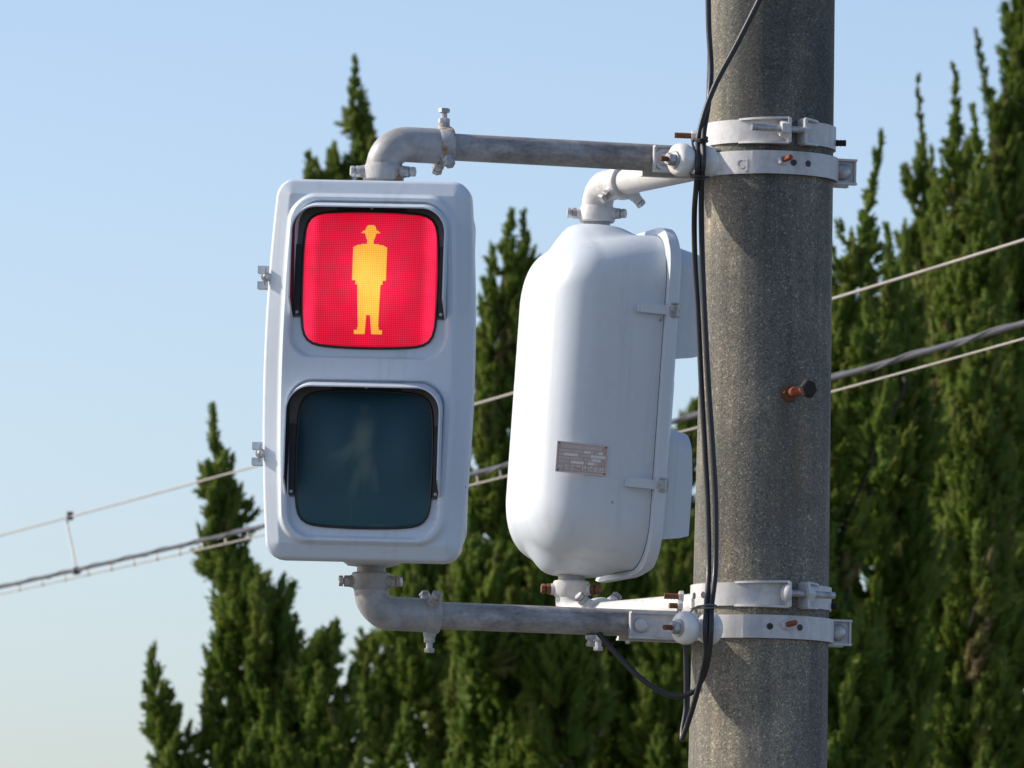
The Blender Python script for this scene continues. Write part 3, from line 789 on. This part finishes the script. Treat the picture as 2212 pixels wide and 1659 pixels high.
def gap_clamp(label, z, top):
    """upper band: radial tabs at the front right drawn together by a bolt"""
    root = thing('pole_clamp', label, 'clamp', Vector((PX, PY, z)), 'clamp bands round the pole')
    r0 = prad(z)
    g0 = -math.acos((W(1696 if top else 1712, 300, 16).x - PX) / (r0 + 0.012)); g1 = -math.acos((W(1727 if top else 1748, 300, 16).x - PX) / (r0 + 0.012))
    lead = R(42)
    part('left_band', band(MB(), -R(250), g0, z, BH, 0.0005), 'clamp', root)
    part('right_band', band(MB(), g1, R(108), z, BH, 0.0005), 'clamp', root)
    hh = 27 * U
    for k, (a, sg) in enumerate(((g0, -1), (g1, 1))):
        mb = MB()
        # tab plate standing out from the pole
        t = tang(a) * sg
        c = pol(a, r0 + 0.016, z)
        mb.box(c, (radial(a) * 0.016, t * 0.003, UP * hh))
        # lips along the band above and below
        ll = lead if k == 0 else R(20)
        n = 8
        for up in (1, -1):
            loops = []
            for i in range(n + 1):
                b = a + sg * ll * i / n; ro = 0.005 + 0.024 * (1 - (i / n)) ** 0.8
                zz = z + up * (hh - 0.0025 * 0 - 0.002 * (i / n))
                loops.append([pol(b, r0 + 0.002, zz - 0.002), pol(b, r0 + ro, zz - 0.002), pol(b, r0 + ro, zz + 0.002), pol(b, r0 + 0.002, zz + 0.002)])
            mb.loft(loops)
        part('tab', mb, 'clamp', root)
    am = (g0 + g1) / 2; t = tang(am); c = pol(am, r0 + 0.021, z + 0.002)
    half = (pol(g1, r0, z) - pol(g0, r0, z)).length / 2
    if top:
        bolt(root, c + t * (half + 0.008), -t, 0.0072, half * 2 + 0.085, head=False, mat='zinc', thread=True)
        part('nut', hexhead(MB(), c - t * (half + 0.004), -t, 0.0165, 0.016), 'clamp', root)
        part('nut', hexhead(MB(), c + t * (half + 0.002), t, 0.0150, 0.012), 'clamp', root)
    else:
        bolt(root, c - t * (half + 0.008), t, 0.0072, half * 2 + 0.07, head=False, mat='zinc', thread=True)
        part('bolt_head', MB().lathe([(0, 0.0175), (0.004, 0.0172), (0.009, 0.014), (0.012, 0.008), (0.013, 0.002)], c - t * (half + 0.004), -t, 20), 'clamp', root)
        part('nut', hexhead(MB(), c + t * (half + 0.003), t, 0.0165, 0.013), 'clamp', root)
    # rusty adjusting rods on the left and right
    if top:
        bolt(root, W(1503, 294, 15.98), (-1, -0.10, 0.01), 0.0060, 0.040, head=False, mat='rust', thread=True, nut=0.0, nutmat='clamp', name='threaded_rod')
        bolt(root, W(1790, 309, 15.99), (1, -0.1, 0.0), 0.0066, 0.033, head=False, mat='dark_rust', thread=True, name='threaded_rod')
    else:
        bolt(root, W(1476, 1289, 15.97), (-1, -0.10, 0.01), 0.0060, 0.036, head=False, mat='rust', thread=True, nut=0.0, nutmat='clamp', name='threaded_rod')
        bolt(root, W(1472, 1309, 15.95), (-1, -0.3, 0.0), 0.0058, 0.024, head=False, mat='rust', thread=True, nut=0.0, nutmat='clamp', name='threaded_rod')
        bolt(root, W(1790, 1309, 15.99), (1, -0.1, 0.0), 0.0066, 0.016, head=False, mat='dark_rust', thread=True, name='threaded_rod')
        for x in (1500, 1518):
            hole(root, -math.acos((W(x, 1284, 16).x - PX) / (r0 + 0.004)), z, lift=0.0056)
    return root
gcT = gap_clamp('topmost white clamp band with long threaded bolt across its gap', Z_TU, True)
gcB = gap_clamp('white clamp band with domed bolt head, just above the lowest band', Z_BU, False)

# ------------------------------------------------------------------ porcelain spools
def spool(label, px, py, Y):
    c = W(px, py, Y); d = Vector((-0.80, -0.60, -0.03)).normalized()
    root = thing('spool_insulator', label, 'insulator', c, 'porcelain spools on the clamps')
    prof = [(-0.042, 0.016), (-0.041, 0.026), (-0.036, 0.0305), (-0.026, 0.0305), (-0.018, 0.027), (-0.011, 0.019), (-0.002, 0.0175), (0.006, 0.019),
            (0.013, 0.027), (0.021, 0.0310), (0.031, 0.0312), (0.039, 0.029), (0.043, 0.024), (0.044, 0.012)]
    part('spool', MB().lathe(prof, c, d, 40), 'porcelain', root, smooth=60)
    part('washer', MB().lathe([(0.043, 0.017), (0.0475, 0.0165), (0.0475, 0.007)], c, d, 24), 'zinc', root)
    bolt(root, c - d * 0.04, d, 0.0052, 0.118, head=False, mat='rust', thread=True)
    part('nut', hexhead(MB(), c + d * 0.048, d, 0.0125, 0.013), 'zinc', root)
    return root
spT = spool('white porcelain spool beside the stained top arm', 1497, 347, 15.80)
spB = spool('white porcelain spool beside the dark bottom arm', 1506, 1357, 15.81)

# ------------------------------------------------------------------ cables on the pole
def cable(name, label, pts, r, mat='black', cat='cable', group='cables tied along the pole', sub=10):
    P = spline([W(*p) for p in pts], sub)
    mb = MB().tube(P, r, 10); base = P[-1].copy()
    o = part(name, MB().add([v - base for v in mb.V], mb.F), mat, None, False, 60); o.location = base
    tag(o, label, cat, group); return o
RC = 0.0053
cable('black_cable', 'black cable running straight down the pole edge from the top', [(1522, -900, 15.88), (1525, -400, 15.88), (1529, -60, 15.875), (1531, 60, 15.870), (1536, 150, 15.862), (1530, 225, 15.845), (1520, 290, 15.80), (1520, 345, 15.765), (1516, 385, 15.78), (1515, 460, 15.85), (1517, 560, 15.875), (1522, 680, 15.875), (1530, 830, 15.87), (1540, 980, 15.865), (1546, 1100, 15.86), (1545, 1230, 15.84), (1537, 1310, 15.79), (1536, 1360, 15.775), (1531, 1415, 15.79), (1520, 1460, 15.82), (1499, 1492, 15.84), (1470, 1504, 15.85), (1432, 1496, 15.86), (1385, 1466, 15.87), (1335, 1416, 15.885), (1297, 1372, 15.90), (1285, 1350, 15.905)], RC)
cable('black_cable', 'black cable slanting across the pole top, then down beside its twin', [(1722, -900, 15.875), (1716, -420, 15.868), (1700, -160, 15.862), (1669, -60, 15.857), (1640, 0, 15.855), (1592, 95, 15.845), (1549, 175, 15.835), (1523, 240, 15.82), (1508, 300, 15.80), (1508, 345, 15.765), (1505, 390, 15.78), (1500, 460, 15.86), (1501, 560, 15.885), (1508, 680, 15.885), (1515, 830, 15.88), (1523, 980, 15.875), (1529, 1100, 15.865), (1531, 1230, 15.845), (1526, 1310, 15.79), (1524, 1360, 15.775), (1525, 1410, 15.79), (1516, 1455, 15.81), (1502, 1510, 15.835), (1488, 1556, 15.85), (1477, 1588, 15.86), (1474, 1596, 15.865), (1475, 1575, 15.875), (1482, 1530, 15.88), (1483, 1470, 15.885), (1482, 1410, 15.89), (1480, 1370, 15.91)], RC)
cable('tie_wire', 'thin dark wire binding the cables above the top spool', [(1499, 300, 15.82), (1505, 303, 15.785), (1516, 301, 15.775), (1526, 303, 15.79), (1527, 306, 15.81), (1515, 308, 15.83), (1503, 306, 15.82), (1503, 302, 15.79), (1515, 306, 15.775), (1527, 300, 15.79), (1524, 296, 15.815), (1508, 296, 15.83), (1496, 308, 15.80), (1504, 330, 15.785), (1512, 342, 15.79)], 0.0022, 'dark_rust', 'wire', 'wires binding the cables')
cable('tie_wire', 'thin dark wire round the cables below the top spool', [(1488, 372, 15.79), (1496, 378, 15.765), (1510, 381, 15.755), (1524, 381, 15.76), (1534, 384, 15.79), (1526, 381, 15.83), (1508, 378, 15.83), (1492, 380, 15.80), (1498, 385, 15.765), (1514, 387, 15.757), (1528, 383, 15.77)], 0.0017, 'black', 'wire', 'wires binding the cables')
cable('tie_wire', 'thin grey wire round the cables above the bottom spool', [(1484, 1345, 15.80), (1492, 1322, 15.785), (1505, 1311, 15.78), (1520, 1308, 15.775), (1535, 1306, 15.775), (1547, 1308, 15.79), (1540, 1310, 15.82), (1522, 1309, 15.82), (1518, 1313, 15.78), (1535, 1313, 15.77), (1548, 1311, 15.79)], 0.0017, 'grey_cable', 'wire', 'wires binding the cables')

# ------------------------------------------------------------------ overhead lines
def line_pt(px, py):
    return W(px, py, 1 / (1 / 43.0 + (1 / 24.0 - 1 / 43.0) * px / 2212.0))
def interp(tab, x):
    for (x0, y0), (x1, y1) in zip(tab, tab[1:]):
        if x <= x1 or (x1, y1) == tab[-1]: return y0 + (y1 - y0) * (x - x0) / (x1 - x0)
def smooth_tab(tab):
    P = np.polyfit([p[0] for p in tab], [p[1] for p in tab], 2); return lambda x: float(np.polyval(P, x))
y_top = smooth_tab([(0, 1152), (300, 1080), (545, 1014), (1022, 872), (1105, 848), (1795, 645), (2212, 520)])
y_mid = smooth_tab([(0, 1262), (300, 1203), (570, 1145), (1015, 1024), (1090, 1006), (1470, 903), (1790, 813), (2212, 703)])
y_low = smooth_tab([(0, 1279), (300, 1222), (570, 1158), (1015, 1048), (1088, 1030), (1790, 843), (2212, 735)])
def wire_obj(name, label, pts, r, mat, cat='wire', group='overhead lines', n=8):
    mb = MB().tube(pts, r, n); b = pts[0].copy()
    o = part(name, MB().add([v - b for v in mb.V], mb.F), mat, None, False, 60); o.location = b
    tag(o, label, cat, group); return o
XS = np.linspace(-1100, 3600, 150)
wire_obj('messenger_wire', 'pale steel wire, uppermost of the lines crossing behind the signals', [line_pt(x, y_top(x)) for x in XS], 0.0048, 'wire')
bun = thing('cable_bundle', 'thick grey cable with a second cable wound round it, middle overhead line', 'cable', line_pt(-250, y_mid(-250)), 'overhead lines')
XF = np.linspace(-1100, 3600, 1400); mid = [line_pt(x, y_mid(x)) for x in XF]
part('main_cable', MB().tube(mid, 0.0092, 10), 'cable_sheath', bun)
ld = (mid[-1] - mid[0]).normalized(); lx = ld.cross(UP).normalized(); ly = lx.cross(ld)
hel = []; acc = 0
for i, p in enumerate(mid):
    if i: acc += (p - mid[i - 1]).length
    a = acc / 0.95 * 2 * math.pi; hel.append(p + (lx * math.cos(a) + ly * math.sin(a)) * 0.0085)
part('wound_cable', MB().tube(hel, 0.0050, 8), 'cable_sheath', bun)
low = thing('support_wire', 'thin wire with short hangers, lowest of the overhead lines', 'wire', line_pt(-250, y_low(-250)), 'overhead lines')
part('strand', MB().tube([line_pt(x, y_low(x)) for x in XS], 0.0036, 8), 'wire', low)
for k in range(24):
    x = 40 + k * 49.5
    if x > 1120: break
    a = line_pt(x, y_mid(x) + 3); b = line_pt(x + 3, y_low(x + 3))
    mb = MB().tube([a, b], 0.0038, 6)
    mb.lathe([(-0.012, 0.007), (0.012, 0.007)], b, (line_pt(x + 20, y_low(x + 20)) - b), 8)
    part('hanger', mb, 'wire', low)
sp_ = thing('line_spacer', 'pale rod with dark clip linking two overhead lines at far left', 'line spacer', line_pt(165, 1225))
a = line_pt(151, y_top(151)); b = line_pt(165, y_mid(165) + 2)
part('rod', MB().tube(spline([a + UP * 0.0, line_pt(145, y_top(151) + 14), line_pt(152, y_top(151) + 50), b], 5), 0.005, 8), 'wire', sp_)
wd = (line_pt(170, y_top(170)) - a).normalized()
part('clip', MB().box(a + UP * 0.004, (wd * 0.017, wd.cross(UP) * 0.014, UP * 0.02)), 'dark_grey', sp_)
part('clip', MB().lathe([(-0.03, 0.02), (0.03, 0.02)], b, wd, 10), 'dark_grey', sp_)

# ------------------------------------------------------------------ juniper trees
rng = np.random.default_rng(11)
def make_tuft(rg, nspr):
    """unit tuft along +z: a tapered uneven core with many scale-leaf sprigs. returns V, tri F, tone"""
    V = []; F = []; T = []
    nr, ns = 4, 6
    def rad_(t): return 0.205 * math.sin(math.pi * min(0.16 + 0.80 * t, 1) ** 0.85) + 0.012
    for i in range(nr):
        t = 0.0 + 0.84 * i / (nr - 1); r = rad_(t)
        for k in range(ns):
            a = 2 * math.pi * k / ns + i * 0.5; q = r * rg.uniform(0.72, 1.2)
            V.append((q * math.cos(a), q * math.sin(a), t + rg.uniform(-0.05, 0.05))); T.append(rg.uniform(-0.06, 0.06))
    V.append((0, 0, 1.0)); T.append(0.0); tip = len(V) - 1
    for i in range(nr - 1):
        for k in range(ns):
            k2 = (k + 1) % ns; F += [(i * ns + k, i * ns + k2, (i + 1) * ns + k2), (i * ns + k, (i + 1) * ns + k2, (i + 1) * ns + k)]
    for k in range(ns): F.append(((nr - 1) * ns + k, (nr - 1) * ns + (k + 1) % ns, tip))
    for j in range(nspr):
        t = rg.uniform(0.03, 0.92); a = rg.uniform(0, 2 * math.pi)
        r = rad_(t) * 0.85
        b = np.array([r * math.cos(a), r * math.sin(a), t])
        d = np.array([math.cos(a) * rg.uniform(0.15, 0.7), math.sin(a) * rg.uniform(0.15, 0.7), rg.uniform(0.6, 1.1)]) + rg.normal(0, 0.15, 3)
        d /= np.linalg.norm(d); ln = rg.uniform(0.18, 0.42)
        w = np.cross(d, rg.normal(0, 1, 3)); w /= np.linalg.norm(w); w *= rg.uniform(0.035, 0.065)
        o = len(V); V += [tuple(b), tuple(b + d * ln * 0.5 + w), tuple(b + d * ln), tuple(b + d * ln * 0.5 - w)]; F += [(o, o + 1, o + 2), (o, o + 2, o + 3)]
        q = rg.uniform(-0.02, 0.12); T += [q - 0.05, q, q + 0.1, q]
    return np.array(V), np.array(F, dtype=np.int32), np.array(T)
TUFTS = [make_tuft(rng, 26) for _ in range(8)]
class Crown:
    def __init__(s): s.P = []; s.D = []; s.L = []; s.R = []; s.T = []
    def tuft(s, p, d, ln, r, tone): s.P.append(p); s.D.append(d); s.L.append(ln); s.R.append(r); s.T.append(tone)
    def build(s, name, parent, base):
        P = np.array(s.P) - np.array(base); D = np.array(s.D); D /= np.linalg.norm(D, axis=1, keepdims=True)
        Ln = np.array(s.L); Rr = np.array(s.R); To = np.array(s.T); n = len(P)
        h = np.cross(D, rng.normal(0, 1, (n, 3))); h /= np.linalg.norm(h, axis=1, keepdims=True); k = np.cross(D, h)
        which = rng.integers(0, len(TUFTS), n); VV = []; FF = []; TT = []; off = 0
        for v in range(len(TUFTS)):
            ix = np.where(which == v)[0]
            if len(ix) == 0: continue
            V, F, T = TUFTS[v]; m = len(V)
            X = (h[ix][:, None, :] * V[None, :, 0:1] + k[ix][:, None, :] * V[None, :, 1:2]) * (Rr[ix] / 0.25)[:, None, None] + D[ix][:, None, :] * V[None, :, 2:3] * Ln[ix][:, None, None] + P[ix][:, None, :]
            VV.append(X.reshape(-1, 3)); FF.append((F[None] + (off + np.arange(len(ix)) * m)[:, None, None]).reshape(-1, 3))
            TT.append((To[ix][:, None] + T[None]).reshape(-1)); off += len(ix) * m
        VV = np.concatenate(VV); FF = np.concatenate(FF); TT = np.clip(np.concatenate(TT), 0, 1)
        me = bpy.data.meshes.new(name); me.vertices.add(len(VV)); me.vertices.foreach_set('co', VV.astype(np.float32).ravel())
        me.loops.add(len(FF) * 3); me.loops.foreach_set('vertex_index', FF.astype(np.int32).ravel())
        me.polygons.add(len(FF)); me.polygons.foreach_set('loop_start', np.arange(len(FF), dtype=np.int32) * 3)
        me.update(calc_edges=True)
        a = me.attributes.new('tone', 'FLOAT', 'POINT'); a.data.foreach_set('value', TT.astype(np.float32))
        me.materials.append(MAT['leaf']); me.shade_smooth()
        o = bpy.data.objects.new(name, me); COL.objects.link(o); o.parent = parent
        return o, len(FF)
NTRI = [0]
ZFRAME = 2.6
def spire_pts(pts, Y):
    """resample (px, py, Rpx) control points to 3-d"""
    k = Y / FPX
    C = [W(p[0], p[1], Y) for p in pts]; Rr = [p[2] * k for p in pts]
    out = []; 
    S = spline(C, 6); n = len(S)
    for i, p in enumerate(S):
        f = i / 6; j = min(int(f), len(Rr) - 2); out.append((np.array(p), Rr[j] + (Rr[j + 1] - Rr[j]) * (f - j)))
    return out
def flame(cr, p0, out, ln, rad, tone, ts=1.0):
    """a thick curving pointed branchlet: leaves along 'out', bends upward"""
    up = np.array([0, 0, 1.0]); n = max(3, int(ln / 0.058))
    lean = rng.normal(0, 0.20, 3); p = np.array(p0, float)
    for i in range(n):
        t = (i + 0.5) / n
        d = out * (1 - t) * 0.7 + up * (0.45 + 0.9 * t) + lean; d /= np.linalg.norm(d)
        p = p + d * ln / n
        r = rad * (0.35 + 0.65 * math.sin(math.pi * min(1, (t + 0.12) * 0.9)) ** 0.8) * (1 - 0.5 * t)
        hx = np.cross(d, [0.3, 0.5, 0.1]); hx /= np.linalg.norm(hx); hy = np.cross(d, hx)
        m = 1 + int(r / 0.020); a0 = rng.uniform(0, 6.28)
        for q in range(m):
            a = a0 + 6.283 * q / m + rng.normal(0, 0.3); o = hx * math.cos(a) + hy * math.sin(a)
            cr.tuft(p + o * r * rng.uniform(0.45, 0.85), d + o * rng.uniform(0.25, 0.6) * (1 - 0.6 * t), rng.uniform(0.09, 0.15) * ts, rng.uniform(0.030, 0.042) * (1 - 0.3 * t) * ts, tone + rng.normal(0, 0.07) + 0.06 * t)
    cr.tuft(p, d, rng.uniform(0.09, 0.17) * ts, 0.018 * ts, tone + 0.1)
def grow_spire(cr, S, tone, wisp=False):
    up = np.array([0, 0, 1.0])
    for i in range(len(S) - 1):
        (a, ra), (b, rb) = S[i], S[i + 1]      # a is nearer the tip
        seg = np.linalg.norm(a - b); ax = (a - b) / max(seg, 1e-6); zmid = (a[2] + b[2]) / 2
        rm = (ra + rb) / 2
        low_ = zmid < ZFRAME
        if low_:     # below the picture: coarse mass
            n = int(seg * rm * 2 * math.pi / 0.06)
            for _ in range(n):
                f = rng.uniform(); az = rng.uniform(0, 2 * math.pi); o = np.array([math.cos(az), math.sin(az), 0])
                cr.tuft(a + (b - a) * f + o * rm * rng.uniform(0.5, 0.95), up + o * 0.5, 0.5, 0.16, tone + rng.normal(0, 0.08))
            continue
        # axis tufts
        for _ in range(max(1, int(seg / 0.035))):
            f = rng.uniform(); p = b + (a - b) * f; r = rb + (ra - rb) * f
            az = rng.uniform(0, 2 * math.pi); o = np.array([math.cos(az), math.sin(az), 0])
            sc = 0.45 + 0.55 * min(r / 0.06, 1)
            cr.tuft(p + o * min(r, 0.07) * 0.35, ax + o * (0.25 if r < 0.05 else 0.5), rng.uniform(0.08, 0.15) * sc, (0.012 + 0.028 * min(r / 0.06, 1)) * rng.uniform(0.8, 1.2), tone + rng.normal(0, 0.08) + (0.14 if r < 0.035 else 0))
        if rm > 0.045:
            n = seg * rm * 2 * math.pi / (0.036 * min(1, 0.24 + rm / 0.30) ** 2)
            n = int(n) + (rng.uniform() < n - int(n))
            for _ in range(n):
                f = rng.uniform(); az = rng.uniform(0, 2 * math.pi); o = np.array([math.cos(az), math.sin(az), 0])
                if o[1] > 0.25 and rng.uniform() < 0.72: continue
                p = b + (a - b) * f; r = rb + (ra - rb) * f
                big = min(1, 0.22 + r / 0.30); ts = min(1, 0.50 + r / 0.30)
                ln = rng.uniform(0.22, 0.50) * big; rf = rng.uniform(0.50, 1.0); fr_ = rng.uniform(0.040, 0.062) * min(1, 0.3 + r / 0.26)
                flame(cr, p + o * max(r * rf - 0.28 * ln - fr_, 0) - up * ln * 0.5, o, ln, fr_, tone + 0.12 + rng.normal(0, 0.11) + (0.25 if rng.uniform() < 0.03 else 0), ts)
            # inner fill
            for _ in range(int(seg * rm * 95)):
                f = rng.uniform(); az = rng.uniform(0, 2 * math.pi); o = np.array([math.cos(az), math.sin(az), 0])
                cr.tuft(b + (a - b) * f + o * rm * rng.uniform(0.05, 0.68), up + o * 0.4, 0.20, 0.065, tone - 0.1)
def juniper(label, Y, basepx, spires, tone=0.42, trunk_px=None):
    k = Y / FPX
    bx = W(basepx, 1500, Y).x; base = Vector((bx, Y, 0))
    root = thing('juniper_tree', label, 'tree', base, 'junipers behind the signals')
    cr = Crown(); tm = MB()
    main = None
    for sp in spires:
        S = spire_pts(sp['p'], Y + sp.get('dy', 0))
        if sp.get('main'):
            e = S[-1][0]; g0 = np.array([bx, Y, 0.5]); m = 10
            S = S + [(e + (g0 - e) * q / m, S[-1][1] * (1 - 0.5 * (q / m) ** 2)) for q in range(1, m)]
        grow_spire(cr, S, tone + sp.get('t', 0))
        P = [Vector(s_[0]) for s_ in S]
        if sp.get('main'):
            P.append(Vector((bx, Y, -0.05))); main = S
        else:                      # limb joins the trunk lower down
            e = S[-1][0]; P.append(Vector((e[0], Y, max(e[2] - 0.12, 0.6)))); P.append(Vector((bx, Y, max(e[2] - 0.9, 0.3))))
        L_ = len(P); tm_r = [min(0.003 + 0.06 * S[min(i, len(S) - 1)][1], 0.035 if sp.get('main') else 0.010) for i in range(L_)]
        if sp.get('main'): tm.tube(P, tm_r, 7)
        else: limbs.append((P, tm_r))
    part('trunk', tm, 'bark', root)
    for P, r_ in limbs: part('limb', MB().tube(P, r_, 6), 'bark', root)
    limbs.clear()
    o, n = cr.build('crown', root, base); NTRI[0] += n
    return root
limbs = []
juniper('left juniper with tapering leader left of the lit signal, above drooping lines', 46.0, 640, [
    dict(main=1, p=[(463, 885, 2), (466, 930, 8), (470, 1000, 20), (478, 1090, 32), (484, 1180, 38), (500, 1270, 54), (540, 1370, 88), (590, 1500, 120), (620, 1650, 150), (640, 1850, 170)]),
    dict(p=[(330, 1412, 2), (332, 1460, 12), (336, 1530, 20), (356, 1600, 30), (400, 1680, 46), (480, 1800, 60)]),
    dict(p=[(447, 1412, 2), (458, 1470, 12), (480, 1560, 28), (520, 1700, 50)]),
    dict(p=[(447, 1520, 2), (455, 1570, 13), (480, 1680, 36)]),
    dict(p=[(728, 1352, 2), (708, 1390, 16), (680, 1450, 34), (640, 1560, 60)], dy=-0.25),
    dict(p=[(630, 1272, 2), (610, 1320, 18), (580, 1420, 40)], dy=0.1),
    dict(p=[(690, 1440, 3), (700, 1540, 60), (700, 1700, 100)], dy=-0.3)], 0.40)
juniper('slim juniper whose tip rises above the lit signal', 54.0, 930, [
    dict(main=1, p=[(765, 130, 1.5), (768, 180, 6), (775, 240, 17), (783, 310, 24), (795, 430, 45), (810, 650, 85), (840, 900, 110), (900, 1120, 110), (940, 1300, 120), (950, 1500, 150), (950, 1750, 170)]),
    dict(p=[(664, 338, 1.5), (672, 375, 10), (690, 450, 22), (740, 560, 40)]),
    dict(p=[(720, 320, 1.5), (722, 365, 15), (735, 430, 28), (770, 560, 50)]),
    dict(p=[(800, 1380, 3), (815, 1460, 40), (830, 1600, 80)], dy=-0.4),
    dict(p=[(868, 1245, 3), (880, 1330, 40), (900, 1480, 70)], dy=-0.5)], 0.42)
juniper('broad juniper with twin tips in the gap between the two signals', 47.5, 1120, [
    dict(main=1, p=[(1105, 466, 1.5), (1101, 500, 7), (1092, 560, 17), (1082, 640, 28), (1080, 760, 44), (1080, 950, 66), (1085, 1150, 95), (1100, 1350, 140), (1110, 1600, 170), (1120, 1800, 180)]),
    dict(p=[(1133, 466, 1.5), (1137, 520, 9), (1136, 620, 24), (1130, 800, 45)]),
    dict(p=[(1040, 1180, 3), (1040, 1270, 45), (1030, 1450, 80)], dy=-0.6),
    dict(p=[(1195, 1130, 3), (1200, 1250, 60), (1215, 1450, 100), (1230, 1650, 130)], dy=-0.5)], 0.46)
juniper('lower juniper filling the space under the side-on signal', 57.0, 1400, [
    dict(main=1, p=[(1500, 872, 2), (1496, 905, 12), (1480, 980, 30), (1430, 1130, 90), (1410, 1300, 150), (1400, 1550, 180), (1400, 1800, 190)]),
    dict(p=[(1320, 1050, 3), (1320, 1160, 60), (1310, 1350, 110), (1300, 1600, 140)], dy=-0.7),
    dict(p=[(1480, 1110, 3), (1475, 1230, 50), (1465, 1450, 100), (1460, 1650, 130)], dy=-1.0)], 0.44)
juniper('juniper just right of the pole with one leaning tip', 41.0, 1800, [
    dict(main=1, p=[(1903, 298, 1), (1890, 360, 5), (1876, 440, 13), (1860, 530, 22), (1840, 630, 32), (1815, 780, 50), (1800, 1000, 76), (1795, 1250, 95), (1795, 1500, 105), (1795, 1800, 120)]),
    dict(p=[(1913, 492, 1), (1921, 560, 9), (1932, 650, 24), (1935, 800, 50), (1920, 1050, 85), (1910, 1400, 110), (1910, 1700, 120)], dy=0.4),
    dict(p=[(1958, 515, 1), (1954, 580, 8), (1950, 660, 20), (1945, 800, 40)], dy=0.6),
    dict(p=[(1870, 640, 1), (1880, 700, 10), (1885, 800, 30), (1885, 1000, 55)], dy=-0.2)], 0.40)
juniper('juniper with thin wispy paired tips, second right of the pole', 51.0, 1990, [
    dict(main=1, p=[(1981, 172, 1), (1985, 250, 4), (1990, 330, 9), (1992, 420, 24), (1990, 560, 42), (1985, 750, 62), (1985, 1000, 85), (1985, 1300, 110), (1985, 1600, 125), (1985, 1800, 140)]),
    dict(p=[(2011, 330, 1), (2016, 400, 6), (2024, 480, 15), (2030, 600, 34), (2030, 850, 60)], dy=-0.3),
    dict(p=[(1995, 900, 2), (2000, 1000, 40), (2000, 1200, 80), (1995, 1500, 100)], dy=-0.8),
    dict(p=[(2060, 1050, 3), (2050, 1180, 30), (2010, 1380, 60), (1975, 1550, 80)], dy=-1.1, t=0.05)], 0.47)
juniper('juniper with a tall spindly tip near the right edge', 45.0, 2090, [
    dict(main=1, p=[(2061, 150, 1), (2064, 220, 5), (2069, 300, 16), (2074, 400, 28), (2080, 540, 44), (2085, 750, 64), (2090, 1000, 85), (2090, 1300, 105), (2090, 1600, 120), (2090, 1800, 130)]),
    dict(p=[(2104, 238, 1), (2110, 310, 6), (2114, 390, 16), (2116, 480, 26), (2115, 650, 44)], dy=-0.3),
    dict(p=[(2125, 640, 2), (2125, 760, 30), (2120, 950, 70), (2110, 1300, 90)], dy=-0.8, t=0.03)], 0.45)
juniper('tallest juniper, cut by the right edge, with a curved side tip', 57.0, 2210, [
    dict(main=1, p=[(2222, -140, 10), (2214, 0, 24), (2208, 120, 38), (2205, 260, 50), (2205, 450, 66), (2205, 700, 85), (2205, 1000, 100), (2205, 1300, 115), (2205, 1600, 130), (2205, 1800, 140)]),
    dict(p=[(2111, 72, 1), (2118, 120, 4), (2134, 190, 9), (2156, 260, 22), (2172, 350, 36), (2180, 520, 55)], dy=-0.2),
    dict(p=[(2150, 520, 2), (2155, 640, 30), (2160, 850, 60), (2160, 1150, 80)], dy=-0.6, t=0.05),
    dict(p=[(2180, 1150, 3), (2170, 1280, 45), (2165, 1500, 80)], dy=-1.0)], 0.38)
print('crown triangles', NTRI[0])
